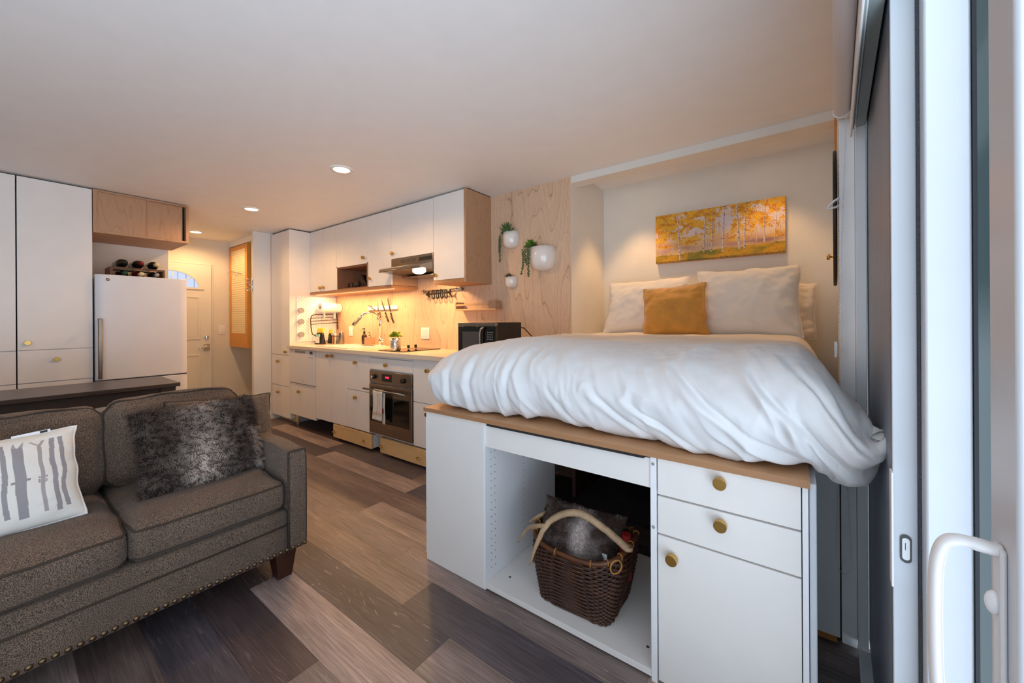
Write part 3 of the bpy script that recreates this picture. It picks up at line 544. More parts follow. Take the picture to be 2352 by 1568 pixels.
# counter goods
def bag(x, y, z, w_, h, m, m2, label, name='coffee_bag'):
    t = thing(name, label, 'bag', (x, y, z))
    MB().grid(lambda u, v: (x + (sin(2 * pi * u) * abs(sin(2 * pi * u)) ** -.3 if abs(sin(2 * pi * u)) > .01 else 0) * w_ / 2 * (1 - .12 * v), y + (cos(2 * pi * u) * .5) * w_ * .55 * (1 - v * .75), z + v * h * .72), 32, 10).build('pouch', m, t)
    MB().grid(lambda u, v: (x + (u - .5) * w_ * .84, y + .003 + (.006 if v < .5 else -.006) * 0 - .012 * (1 - v) * (1 if u < 2 else 0), z + h * .6 + v * h * .4), 6, 6).build('folded_top', m2, t)
    return t
g = bag(-4.565, 2.33, .9105, .17, .19, 'ink', 'yellow', 'black coffee pouch with bright yellow folded top and white label')
B(-4.585, -4.49, 2.279, 2.2805, .925, 1.0).build('label_panel', 'white', g); B(-4.60, -4.485, 2.2795, 2.2845, 1.0, 1.03).build('label_band', 'mint', g)
for o in [x for x in g.children if x.name.startswith('folded')]:
    o.modifiers.new('s', 'SOLIDIFY').thickness = .012
g = bag(-4.59, 2.47, .9105, .10, .17, 'ink', 'yellow', 'smaller black and yellow pouch standing behind the coffee pouch')
t = thing('stovetop_press', 'little brown and glass coffee press between the pouch and the steel canister', 'press', (-4.43, 2.44, .91))
MB().lathe([(.001, .0), (.033, .0), (.034, .01), (.034, .09), (.036, .1)], (-4.43, 2.44, .9107), 24).build('glass_body', 'glass', t)
mb = MB()
for a in (0, 90, 180, 270): mb.tube([(-4.43 + cos(radians(a + 30)) * .036, 2.44 + sin(radians(a + 30)) * .036, .9107), (-4.43 + cos(radians(a + 30)) * .036, 2.44 + sin(radians(a + 30)) * .036, 1.02)], .004, 6)
mb.tube([(-4.43 + cos(2 * pi * i / 16) * .036, 2.44 + sin(2 * pi * i / 16) * .036, 1.0) for i in range(16)], .005, 6, closed=True); mb.build('holder', 'brownm', t)
MB().lathe([(.037, .1), (.036, .112), (.01, .125), (.008, .14), (.012, .148), (.001, .152)], (-4.43, 2.44, .912), 20).build('lid', 'chrome', t)
t = thing('steel_canister', 'tall slim stainless canister at the right end of the counter group', 'canister', (-4.34, 2.47, .91))
MB().lathe([(.001, 0), (.03, 0), (.031, .003), (.031, .13), (.029, .135), (.001, .136)], (-4.345, 2.47, .9107), 28).build('can', 'steel', t); MB().tube([(-4.345, 2.47, 1.046), (-4.345, 2.47, 1.06)], [.02, .022], 20).build('lid', 'chrome', t)

# knife bar and tools
t = thing('magnetic_knife_bar', 'white magnetic knife bar on the plywood above the sink', 'knife bar', (-3.66, 2.57, 1.3)); B(-3.93, -3.4, 2.548, 2.5695, 1.305, 1.348).build('bar', 'edge', t, .003)
def knife(a, b, c, label, ww=.018):
    a, b, c = (Vector((p[0], 2.541, p[1])) for p in (a, b, c)); d = (b - a).normalized(); s = Vector((d.z, 0, -d.x)); t = thing('kitchen_knife', label, 'knife', b, 'knives on the magnetic bar')
    MB().add([a, a + d * .05 + s * ww, b + s * ww, b - s * .003, a + d * .05 - s * .002] + [q + Vector((0, .002, 0)) for q in [a, a + d * .05 + s * ww, b + s * ww, b - s * .003, a + d * .05 - s * .002]], [(0, 1, 2, 3, 4), (9, 8, 7, 6, 5)] + [(i, (i + 1) % 5, 5 + (i + 1) % 5, 5 + i) for i in range(5)]).build('blade', 'steel', t)
    m_ = (b + c) / 2 + s * .004; o = s * ww * .45
    MB().tube([b + o, b + o + (c - b) * .08], [.010, .009], 12, flat=.6).build('bolster', 'chrome', t)
    MB().tube([b + o + (c - b) * .09, m_ + o, c + o * .6, c + (c - b).normalized() * .006 + o * .4], [.0095, .0125, .011, .006], 12, flat=.6).build('handle', 'amber', t)
knife((-3.655, 1.42), (-3.585, 1.285), (-3.525, 1.175), 'shorter dark handled knife, left of the pair on the knife bar', .014); knife((-3.548, 1.465), (-3.487, 1.28), (-3.437, 1.165), 'longer dark handled knife, right of the pair on the knife bar', .018)
t = thing('scissors', 'kitchen scissors with brown looped handles hanging on the knife bar', 'scissors', (-3.71, 2.54, 1.31))
MB().add([(-3.725, 2.54, 1.4), (-3.705, 2.54, 1.3), (-3.72, 2.54, 1.3), (-3.725, 2.542, 1.4), (-3.705, 2.542, 1.3), (-3.72, 2.542, 1.3)], [(0, 1, 2), (5, 4, 3), (0, 3, 4, 1), (1, 4, 5, 2), (2, 5, 3, 0)]).build('blade', 'steel', t)
for cx, cz in ((-3.717, 1.235), (-3.682, 1.243)):
    MB().tube([(cx + cos(2 * pi * i / 20) * .014, 2.54, cz + sin(2 * pi * i / 20) * .034) for i in range(20)], .0045, 8, closed=True).build('finger_loop', 'brownm', t)
MB().cyl((-3.712, 2.543, 1.295), (-3.712, 2.537, 1.295), .006, 12).build('pivot', 'dgrey', t)
t = thing('bottle_opener', 'small metal opener stuck slantwise at the left end of the knife bar', 'opener', (-3.84, 2.54, 1.33))
MB().tube([(-3.90, 2.54, 1.352), (-3.86, 2.54, 1.35), (-3.80, 2.54, 1.315), (-3.775, 2.54, 1.306)], [.01, .013, .008, .012], 10, flat=.5).build('body', 'steel', t)
# hook rail with a black fish-bone trivet
t = thing('hook_rail', 'thin steel rail fixed to the plywood under the last wall cabinet', 'rail', (-2.7, 2.54, 1.47)); MB().tube([(-2.985, 2.535, 1.468), (-2.435, 2.535, 1.472)], .007, 12).build('bar', 'steel', t)
for x in (-2.965, -2.455): MB().tube([(x, 2.569, 1.47), (x, 2.53, 1.47)], [.014, .012], 14).build('bracket', 'steel', t)
t = thing('fish_bone_trivet', 'black fish skeleton shaped trivet hanging from the steel rail', 'trivet', (-2.72, 2.515, 1.44)); yf = 2.515
mb = MB().prism([(-2.90, 1.435), (-2.85, 1.468), (-2.845, 1.405)], yf - .004, yf + .004, 'y'); mb.build('head', 'black', t)
MB().tube([(-2.86, yf, 1.435), (-2.58, yf, 1.44)], .006, 8).build('spine', 'black', t)
for i in range(4):
    x = -2.81 + i * .058; MB().tube([(x + .012, yf, 1.475), (x, yf, 1.45), (x + .004, yf, 1.405), (x + .02, yf, 1.388), (x + .035, yf, 1.40), (x + .03, yf, 1.44), (x + .028, yf, 1.472)], .0055, 8).build('rib', 'black', t)
MB().prism([(-2.585, 1.44), (-2.555, 1.475), (-2.56, 1.44), (-2.54, 1.395)], yf - .004, yf + .004, 'y').build('tail', 'black', t)
MB().tube([(-2.70, 2.528, 1.481), (-2.70, 2.52, 1.476), (-2.70, 2.515, 1.445)], .003, 6).build('hanger', 'black', t)
t = thing('s_hook', 'single thin steel hook near the right end of the rail', 'hook', (-2.49, 2.53, 1.47)); MB().tube([(-2.498, 2.54, 1.482), (-2.495, 2.525, 1.484), (-2.49, 2.52, 1.46), (-2.482, 2.52, 1.435), (-2.475, 2.51, 1.425), (-2.468, 2.505, 1.435)], .0025, 6).build('wire', 'steel', t)
# little shelf
t = thing('spice_shelf', 'small pale wooden wall shelf with a rail above the microwave', 'shelf', (-2.2, 2.52, 1.27))
B(-2.455, -1.99, 2.47, 2.569, 1.268, 1.282).build('board', 'birchH', t, .002); B(-2.455, -2.443, 2.47, 2.569, 1.283, 1.345).build('end_panel', 'birch', t, .001); B(-2.442, -2.075, 2.47, 2.48, 1.310, 1.326).build('front_rail', 'birchH', t, .001)
t = thing('wooden_block', 'pale grooved wooden block standing at the right end of the little shelf', 'block', (-2.03, 2.52, 1.283)); B(-2.07, -1.995, 2.475, 2.55, 1.283, 1.345).build('block', 'birch', t, .003)
# microwave
t = thing('microwave', 'black microwave oven with steel top strip standing behind the duvet', 'microwave', (-1.84, 2.2, .911))
B(-2.02, -1.66, 2.085, 2.37, .918, 1.165).build('body', 'blackp', t, .004); B(-2.02, -1.78, 2.062, 2.084, .918, 1.138).build('door', 'blackg', t, .002); B(-1.778, -1.66, 2.062, 2.084, .918, 1.138).build('control_panel', 'blackg', t, .002)
B(-2.02, -1.66, 2.061, 2.084, 1.1385, 1.165).build('top_strip', 'steelw', t, .002); B(-1.975, -1.80, 2.0608, 2.0618, .96, 1.10).build('window', 'dgrey', t)
MB().tube([(-1.755, 2.05, 1.135), (-1.775, 2.04, 1.12), (-1.785, 2.038, 1.09), (-1.785, 2.038, .97), (-1.78, 2.045, .94)], .008, 12).build('handle', 'steelw', t)
mb = MB()
for i in range(4):
    for j in range(3): mb.box(-1.735 + j * .019, -1.724 + j * .019, 2.0605, 2.0619, 1.045 + i * .016, 1.051 + i * .016)
mb.build('keypad', 'grey', t)
for x in (-2.0, -1.68):
    for y in (2.1, 2.34): MB().cyl((x, y, .9105), (x, y, .9179), .01, 10).build('foot', 'blackp', t)
MB().tube([(-1.70, 2.371, 1.13), (-1.67, 2.42, 1.12), (-1.63, 2.46, 1.06), (-1.60, 2.5, .98), (-1.6, 2.52, .915)], .004, 8).build('power_cord', 'blackp', t)

# ------------------------------------------------------------------ wall cabinets
def wunit(label, x0, x1, z0, z1=2.236):
    t = thing('wall_cabinet', label, 'cabinet', ((x0 + x1) / 2, 2.4, z0)); return t
Y0 = 2.25; YB = 2.27
t = wunit('white wall cabinet with two doors beside the tall pantry', -4.64, -4.06, 1.52)
B(-4.638, -4.062, YB, 2.568, 1.525, 2.232).build('body', 'edge', t); front(t, 'door', -4.64, -4.346, 1.523, 2.236, Y0, (-4.385, 1.565)); front(t, 'door', -4.346, -4.058, 1.523, 2.236, Y0, (-4.315, 1.567))
t = wunit('white wall cabinet with an open walnut niche holding glasses', -4.058, -3.455, 1.52)
B(-4.056, -3.457, YB, 2.568, 1.775, 2.232).build('body', 'edge', t); front(t, 'door', -4.058, -3.455, 1.765, 2.236, Y0, (-3.52, 1.825))
mb = MB().box(-4.056, -4.036, Y0, 2.568, 1.522, 1.7745).box(-3.477, -3.457, Y0, 2.568, 1.522, 1.7745).box(-4.036, -3.477, 2.55, 2.568, 1.53, 1.7745).box(-4.036, -3.477, Y0 + .005, 2.55, 1.522, 1.534).box(-4.036, -3.477, Y0 + .021, 2.55, 1.752, 1.7745); mb.build('niche_lining', 'nichew', t); B(-4.058, -4.037, Y0 - .0005, Y0 + .016, 1.523, 1.764).build('left_strip', 'lacq', t)
t = wunit('narrow white wall cabinet door between the niche and the range hood', -3.455, -3.08, 1.52)
B(-3.453, -3.08, YB, 2.568, 1.525, 2.232).build('body', 'birch', t); front(t, 'door', -3.455, -3.078, 1.523, 2.236, Y0, (-3.415, 1.605))
t = wunit('plywood board forming the underside of the left wall cabinets', -4.64, -3.078, 1.495); t['category'] = 'board'
B(-4.641, -3.076, Y0, 2.569, 1.497, 1.5215).build('bottom_board', 'plyedge', t); B(-4.6, -3.12, 2.30, 2.32, 1.489, 1.4965).build('led_strip', 'led', t)
t = wunit('white wall cabinet above the range hood', -3.078, -2.49, 1.76)
B(-3.076, -2.492, YB, 2.568, 1.768, 2.232).build('body', 'edge', t); front(t, 'door', -3.077, -2.491, 1.764, 2.236, Y0, (-3.045, 1.815))
t = wunit('last wall cabinet with white door and grainy birch side at the plywood wall', -2.49, -2.11, 1.49)
B(-2.486, -2.13, YB, 2.568, 1.525, 2.232).build('body', 'edge', t); front(t, 'door', -2.489, -2.132, 1.523, 2.238, Y0, (-2.455, 1.565), r=.0165)
B(-2.13, -2.112, Y0 - .002, 2.569, 1.492, 2.243).build('side_panel', 'birch', t, .001); B(-2.4885, -2.1305, Y0 - .001, 2.569, 1.493, 1.5215).build('bottom_board', 'plyedge', t)
B(-2.493, -2.4886, Y0, 2.569, 1.493, 1.765).build('left_side_panel', 'birch', t)
for x0, x1 in ((-4.63, -2.115),): struct('gap_shade_strip', B(x0, x1, YB + .01, 2.56, 2.2375, 2.2495), 'dark')  # dark strip paints the shade in the gap below the ceiling
l = light('AREA', 'cabinet_strip_light', (-3.85, 2.36, 1.485), 13, WARM, shape='RECTANGLE', size=1.4, size_y=.03)
# glasses in the niche
def glass_(x, y, z, r, h, m, label, handle=False):
    t = thing('drinking_glass', label, 'cup', (x, y, z)); MB().lathe([(.001, .001), (r * .82, .001), (r, h), (r * .93, h), (r * .76, .006), (.001, .006)], (x, y, z), 24).build('vessel', m, t)
    if handle: MB().tube([(x + r * .9, y, z + h * .8), (x + r * 1.6, y, z + h * .7), (x + r * 1.6, y, z + h * .35), (x + r * .88, y, z + h * .25)], .004, 8).build('handle', m, t)
ZN = 1.5345
glass_(-3.90, 2.33, ZN, .03, .06, 'glass', 'small clear glass cup at the left of the niche', True); glass_(-3.77, 2.33, ZN, .032, .065, 'ink', 'dark blue mug in the walnut niche')
glass_(-3.66, 2.33, ZN, .026, .13, 'glass', 'tall clear tumbler in the middle of the niche'); glass_(-3.605, 2.31, ZN, .024, .075, 'glass', 'short clear tumbler right of the tall one'); glass_(-3.51, 2.31, ZN, .027, .06, 'white', 'small white cup at the right of the niche')
# range hood
t = thing('range_hood', 'stainless steel under-cabinet range hood with lit round lamp', 'range hood', (-2.78, 2.3, 1.6))
MB().prism([(2.245, 1.762), (2.245, 1.69), (2.115, 1.652), (2.105, 1.632), (2.11, 1.622), (2.14, 1.628), (2.56, 1.60), (2.56, 1.762)], -3.07, -2.495, 'x').build('canopy', 'steel', t, .002)
mb = MB()
for k in range(3): 
    for q in range(5): mb.box(-2.93 + k * .075, -2.87 + k * .075, 2.2435, 2.2449, 1.716 + q * .006, 1.719 + q * .006)
mb.build('vent_slots', 'dgrey', t); B(-2.67, -2.51, 2.2425, 2.2449, 1.712, 1.742).build('control_strip', 'blackp', t, .001)
MB().sphere((-2.665, 2.24, 1.622), .07, 12, (1, .7, .42)).build('lamp_cover', 'hoodlamp', t)
MB().box(-3.05, -2.51, 2.35, 2.54, 1.597, 1.603).build('grease_filter', 'steelw', t)
l = light('AREA', 'hood_lamp_light', (-2.665, 2.24, 1.585), 7, WARM, shape='DISK', size=.12)

# ------------------------------------------------------------------ left wall: tall cabinets, fridge, box, wine rack
XL = -4.47
def frontx(parent, name, y0, y1, z0, z1, x=XL, knob=None, m='lacq'):
    o = B(x - .018, x, y0 + .0015, y1 - .0015, z0 + .0015, z1 - .0015).build(name, m, parent, .0012)
    if knob: knob_mb((x, knob[0], knob[1]), FX, .0165, .024).build('knob', 'brass', o)
    return o
t = thing('tall_cabinet', 'tall white cabinet beside the fridge with door and drawer on brass knobs', 'cabinet', (-4.75, .29, 0))
B(-5.04, XL - .02, .108, .474, .06, 2.232).build('body', 'edge', t); frontx(t, 'door', .107, .475, .984, 2.237, knob=(.153, 1.037)); frontx(t, 'drawer', .107, .475, .745, .983, knob=(.288, .909)); frontx(t, 'lower_door', .107, .475, .08, .742)
B(-5.04, XL - .04, .108, .474, 2.233, 2.248).build('shadow_gap', 'dark', t); B(-5.04, XL - .06, .108, .474, 0, .06).build('plinth', 'trim', t)
t = thing('tall_cabinet', 'tall white cabinet at the left picture edge, partly cut off', 'cabinet', (-4.75, -.2, 0))
B(-5.04, XL - .02, -.498, .102, .06, 2.232).build('body', 'edge', t); frontx(t, 'door', -.5, .103, .982, 2.237); frontx(t, 'drawer', -.5, .103, .745, .98); frontx(t, 'lower_door', -.5, .103, .08, .742)
B(-5.04, XL - .04, -.5, .102, 2.233, 2.248).build('shadow_gap', 'dark', t); B(-5.04, XL - .06, -.498, .102, 0, .06).build('plinth', 'trim', t)
# plywood box over the fridge
t = thing('overhead_cabinet', 'plywood cabinet with two sliding panels mounted over the fridge', 'cabinet', (-4.75, .77, 1.9))
mb = MB().box(-5.04, XL, .478, .5, 1.9, 2.243).box(-5.04, XL, 1.055, 1.075, 1.9, 2.243).box(-5.04, XL, .5001, 1.0549, 1.9, 1.918).box(-5.04, XL, .5001, 1.0549, 2.228, 2.243).box(-5.04, -5.03, .5001, 1.0549, 1.9181, 2.2279); mb.build('carcass', 'birch', t, .001)
B(XL - .02, XL - .008, .5005, .79, 1.9185, 2.2275).build('sliding_panel', 'birch', t); B(XL - .034, XL - .022, .76, 1.035, 1.9185, 2.2275).build('sliding_panel', 'birch', t); B(-5.03, XL - .05, .5, 1.05, 1.93, 2.22).build('dark_inside', 'dark', t)
# fridge
t = thing('refrigerator', 'white bottom-freezer refrigerator with steel bar handle between cabinets and hallway', 'refrigerator', (-4.75, .77, 0)); XF = -4.44
B(-5.04, XF - .07, .487, 1.055, .04, 1.56).build('body', 'fridge', t, .004)
def fdoor(z0, z1, nm):
    prof = [(XF - .068, .485)] + [(XF - .02 * (1 - q) ** 2 - .0, .485 + q * .06) for q in (0, .25, .5, .75, 1)] + [(XF, 1.0)] + [(XF - .02 * q ** 2, 1.0 + q * .055) for q in (.25, .5, .75, 1)] + [(XF - .068, 1.055)]
    return MB().prism(prof, z0, z1, 'z').build(nm, 'fridge', t, .003)
fdoor(.722, 1.567, 'fridge_door'); fdoor(.06, .712, 'freezer_drawer')
mb = MB().box(XF - .001, XF + .045, .497, .515, 1.19, 1.213).box(XF - .001, XF + .045, .497, .515, .735, .76); mb.build('handle_mount', 'steelw', t, .003)
B(XF + .03, XF + .05, .494, .518, .735, 1.213).build('handle_bar', 'steelw', t, .006)
MB().lathe([(.0115, 0), (.0115, .003), (.001, .0032)], (XF, .555, 1.528), 24, Matrix.Rotation(radians(90), 3, 'Y')).build('badge', 'steel', t)
for y in (.53, 1.0): MB().cyl((-4.6, y, 0), (-4.6, y, .04), .02, 12).build('foot', 'blackp', t)
B(XF - .05, XF - .01, .99, 1.05, .7125, .7215).build('hinge', 'dgrey', t)
# wine rack with bottles
t = thing('wine_rack', 'small dark wood wine rack standing on top of the fridge', 'wine rack', (-4.7, .76, 1.565))
mb = MB().box(-4.85, -4.60, .588, .605, 1.561, 1.652).box(-4.85, -4.60, .918, .935, 1.561, 1.652).box(-4.62, -4.60, .6051, .9179, 1.636, 1.652).box(-4.85, -4.83, .6051, .9179, 1.636, 1.652); mb.build('frame', 'rackw', t, .002)
def wine(y, z, foil, label, glassm='bottle'):
    t = thing('wine_bottle', label, 'bottle', (-4.7, y, z), 'wine bottles in the rack'); R = Matrix.Rotation(radians(90), 3, 'Y')
    MB().lathe([(.001, -.16), (.037, -.158), (.0375, .03), (.034, .06), (.022, .085), (.015, .1), (.0135, .12)], (-4.70, y, z), 24, R).build('glass_body', glassm, t); MB().lathe([(.0148, .1), (.0152, .165), (.0165, .166), (.0165, .176), (.001, .177)], (-4.70, y, z), 20, R).build('neck_foil', foil, t)
wine(.667, 1.690, 'foilb', 'black foiled wine bottle, upper left in the rack'); wine(.767, 1.690, 'foilr', 'dark wine bottle with red foil, upper middle'); wine(.867, 1.690, 'foilc', 'dark wine bottle with cream foil, upper right')
wine(.667, 1.598, 'foilg', 'wine bottle with green foil, lower left in the rack'); wine(.767, 1.598, 'foilc', 'reddish wine bottle with gold top, lower middle', 'redg'); wine(.867, 1.598, 'foils', 'wine bottle with silver foil, lower right')

# ------------------------------------------------------------------ console table
t = thing('console_table', 'long dark stained wooden table behind the sofa', 'table', (-3.7, 0, 0))
B(-3.955, -3.43, -1.2, .775, .738, .765).build('tabletop', 'table', t, .003)
for x0, x1, y0, y1 in ((-3.50, -3.45, .675, .755), (-3.935, -3.885, .675, .755), (-3.50, -3.45, -1.18, -1.1), (-3.935, -3.885, -1.18, -1.1)): B(x0, x1, y0, y1, 0, .7375).build('leg', 'table', t, .002)
mb = MB().box(-3.485, -3.463, -1.1, .6745, .655, .7375).box(-3.925, -3.903, -1.1, .6745, .655, .7375).box(-3.88, -3.505, .69, .71, .655, .7375); mb.build('apron', 'table', t, .001)

# ------------------------------------------------------------------ sofa
SF = -1.87
t = thing('sofa', 'brown tweed sofa with nailhead trim along the bottom edge', 'sofa', (-2.3, 0, 0))
def soft_box(x0, x1, y0, y1, z0, z1, puff=.02, n=22, seed=0, e=.16, wr=.004, topcurve=0):
    """rounded cushion: cube surface grid with superellipsoid rounding"""
    mb = MB(); cx, cy, cz = (x0 + x1) / 2, (y0 + y1) / 2, (z0 + z1) / 2; hx, hy, hz = (x1 - x0) / 2, (y1 - y0) / 2, (z1 - z0) / 2
    def P(a, b, c):
        # a,b,c in [-1,1] on the cube; round corners
        r = min(hx, hy, hz) * e * 2; v = Vector((a * hx, b * hy, c * hz)); q = Vector((max(-hx + r, min(hx - r, v.x)), max(-hy + r, min(hy - r, v.y)), max(-hz + r, min(hz - r, v.z))))
        d = v - q
        if d.length > 1e-9: v = q + d.normalized() * r
        m_ = [(1 - a * a), (1 - b * b), (1 - c * c)]
        v.x += (1 if a > 0 else -1) * puff * .6 * (m_[1] * m_[2]) ** .6 * abs(a) ** 3; v.y += (1 if b > 0 else -1) * puff * .5 * (m_[0] * m_[2]) ** .6 * abs(b) ** 3
        v.z += (1 if c > 0 else -1) * puff * (m_[0] * m_[1]) ** .5 * abs(c) ** 3 + topcurve * 0
        w_ = Vector((cx, cy, cz)) + v; k = nz3(w_.x * 7 + seed, w_.y * 7, w_.z * 7) * wr
        return w_ + Vector((k, k * .5, k))
    for ax in range(3):
        for sgn in (-1, 1):
            def fn(u, v, ax=ax, sgn=sgn):
                c = [0, 0, 0]; c[ax] = sgn; c[(ax + 1) % 3] = 2 * u - 1; c[(ax + 2) % 3] = 2 * v - 1; return P(*c)
            mb.grid(fn, n, n)
    # weld
    return mb, P
def weld(o, d=.0004):
    import bmesh; bm = bmesh.new(); bm.from_mesh(o.data); bmesh.ops.remove_doubles(bm, verts=bm.verts, dist=d); bmesh.ops.recalc_face_normals(bm, faces=bm.faces); bm.to_mesh(o.data); bm.free()
def cushion(name, parent, *a, **k):
    mb, P = soft_box(*a, **k); o = mb.build(name, 'sofa', parent, fix=False); weld(o); return o, P
def pipe_loop(parent, P, c, m='piping', r=.0045, plane='z'):
    pts = []; n = 24
    def q(a, b):
        return P(a, b, c) if plane == 'z' else P(c, a, b)
    for i in range(n): pts.append(q(-1 + 2 * i / n, -1))
    for i in range(n): pts.append(q(1, -1 + 2 * i / n))
    for i in range(n): pts.append(q(1 - 2 * i / n, 1))
    for i in range(n): pts.append(q(-1, 1 - 2 * i / n))
    return MB().tube(pts, r, 8, closed=True).build('piping', m, parent)
# base, arms
cushion('base_frame', t, -2.72, SF, -.76, .802, .122, .322, puff=.003, n=14, e=.06)
for y in (-.23, .28): pass
mb = MB().tube([(SF + .003, -.9, .252), (SF + .003, .80, .252)], .004, 8); mb.tube([(SF + .003, .802, .125), (SF + .003, .802, .555)], .004, 8); mb.build('seam_piping', 'piping', t)
def arm(y0, y1):
    mb = MB(); n = 24
    def top(x): return .57 + (.035 if x < -2.0 else .035 * max(0, (SF - .02 - x) / .13)) * 1.0 if x < SF - .02 else .57
    o, P = cushion('armrest', t, -2.74, SF, y0, y1, .122, .585, puff=.008, n=18, e=.16); return o, P
o, P = arm(.802, .886)
o2, P2 = arm(-.846, -.762)
mb = MB().tube([P(1, -1 + .0, -1 + i / 10 * 2) for i in range(11)] + [P(1, -1 + i / 5 * 2, 1) for i in range(1, 6)] + [P(1, 1, 1 - i / 10 * 2) for i in range(11)], .0045, 8); mb.build('arm_piping', 'piping', t)
o, _ = cushion('back_frame', t, -2.80, -2.62, -.80, .90, .122, .715, puff=.01, n=16, e=.3)
# seat cushions
for (a, b, s_) in ((.288, .792, 1), (-.236, .276, 2), (-.752, -.248, 3)):
    o, P = cushion('seat_cushion', t, -2.55, SF - .006, a, b, .323, .455, puff=.022, n=24, seed=s_, e=.24, wr=.01)
    pipe_loop(o, lambda a_, b_, c_, P=P: P(a_, b_, c_), .78); pipe_loop(o, lambda a_, b_, c_, P=P: P(a_, b_, c_), -.8)
# back cushions, leaning
def back_cushion(y0, y1, seed, top=.80):
    mb, P = soft_box(-.09, .09, y0, y1, 0, top - .44, puff=.035, n=24, seed=seed * 3, e=.30, wr=.012)
    R = Matrix.Rotation(radians(-14), 4, 'Y'); T = Matrix.Translation((-2.43, 0, .45)) @ R
    mb.v = [T @ v for v in mb.v]; o = mb.build('back_cushion', 'sofa', t, fix=False); weld(o)
    f = lambda a, b, c: T @ (P(a, b, c) + Vector((0, .006 * sin(b * 14) * (abs(a) > .9), .004 * sin(a * 13 + b * 9))))
    pts = []
    n = 30
    for i in range(n): pts.append(f(.75, -1 + 2 * i / n, -1))
    for i in range(n): pts.append(f(.75, 1, -1 + 2 * i / n))
    for i in range(n): pts.append(f(.75, 1 - 2 * i / n, 1))
    for i in range(n): pts.append(f(.75, -1, 1 - 2 * i / n))
    MB().tube(pts, .005, 8, closed=True).build('piping', 'piping', o); return o
back_cushion(.287, .79, 1, .80); back_cushion(-.24, .283, 2, .79); back_cushion(-.75, -.24, 3, .79)
# feet and nailheads
for x, y in ((-1.93, .80), (-2.7, .80), (-1.93, -.78), (-2.7, -.78)):
    MB().add([(x - .03, y - .03, 0), (x + .03, y - .03, 0), (x + .03, y + .03, 0), (x - .03, y + .03, 0), (x - .045, y - .045, .123), (x + .045, y - .045, .123), (x + .045, y + .045, .123), (x - .045, y + .045, .123)], [(0, 3, 2, 1), (4, 5, 6, 7), (0, 1, 5, 4), (1, 2, 6, 5), (2, 3, 7, 6), (3, 0, 4, 7)]).build('foot', 'leg', t, .002)
nail0 = None; y = .875
while y > -.83:
    if nail0 is None:
        nail0 = MB().lathe([(.009, 0), (.0082, .003), (.005, .0052), (.0001, .006)], (SF + .0015, y, .139), 14, Matrix.Rotation(radians(90), 3, 'Y')).build('nailhead', 'nail', t); y_0 = y
    else: c = nail0.copy(); C.objects.link(c); c.parent = t; c.location.y = y - y_0
    y -= .0262

# ------------------------------------------------------------------ pillows
def pillow_fn(w_, h, th, pinch=.07, seed=0, wr=.006, sag=0, corner=1.0):
    def f(u, v, side):
        a = 2 * u - 1; b = 2 * v - 1
        x = w_ / 2 * a * (1 - pinch * (1 - b * b) * abs(a) ** 2) ; y = h / 2 * b * (1 - pinch * (1 - a * a) * abs(b) ** 2)
        g = ((1 - abs(a) ** 2.6) * (1 - abs(b) ** 2.6)) ** .55
        ed = (1 - g)
        wv = nz3(x * 9 + seed, y * 9, side * 3) * wr + nz3(x * 26 + seed, y * 26, side * 7) * wr * .45 + abs(nz3(a * 3 + seed * 2, b * 5, side)) * wr * 1.3 * ed
        z = side * (th / 2 * g) + wv * min(1, g * 3 + .15) + sag * (b < 0) * b * b * -.0
        x += nz3(b * 3 + seed, 5.3) * w_ * .02 * abs(a); y += nz3(a * 3 + seed, 9.1) * h * .022 * abs(b)
        return Vector((x, y, z))
    return f
def pillow_mb(f, T, nu=60, nv=44, col=None):
    mb = MB(); cols = []
    for side in (1, -1):
        mb.grid(lambda u, v: T @ f(u if side > 0 else 1 - u, v, side), nu, nv)
        if col:
            for j in range(nv + 1):
                for i in range(nu + 1): cols.append(col(i / nu if side > 0 else 1 - i / nu, j / nv, side))
    if col: mb.c = cols
    return mb
def face_matrix(center, normal, tilt=0):
    """local x across, y up, z towards the viewer side"""
    n = Vector(normal).normalized(); x = Vector((0, 0, 1)).cross(n).normalized(); y = n.cross(x); R = Matrix((x, y, n)).transposed().to_4x4()
    return Matrix.Translation(center) @ R @ Matrix.Rotation(tilt, 4, 'Z')
def pillow(name, label, center, normal, w_, h, th, m, tilt=0, seed=0, wr=.006, pinch=.07, cat='pillow', edge=None, col=None, nu=60, nv=44, group=None):
    t = thing(name, label, cat, Vector(center) - Vector((0, 0, h / 2)), group); T = face_matrix(center, normal, tilt); f = pillow_fn(w_, h, th, pinch, seed, wr)
    o = pillow_mb(f, T, nu, nv, col).build('cover', m, t, fix=False)
    if edge:
        pts = [T @ f(i / 40, 0, 1) for i in range(40)] + [T @ f(1, i / 30, 1) for i in range(30)] + [T @ f(1 - i / 40, 1, 1) for i in range(40)] + [T @ f(0, 1 - i / 30, 1) for i in range(30)]
        MB().tube(pts, .004, 6, closed=True).build('seam', edge, t)
    return t, T, f
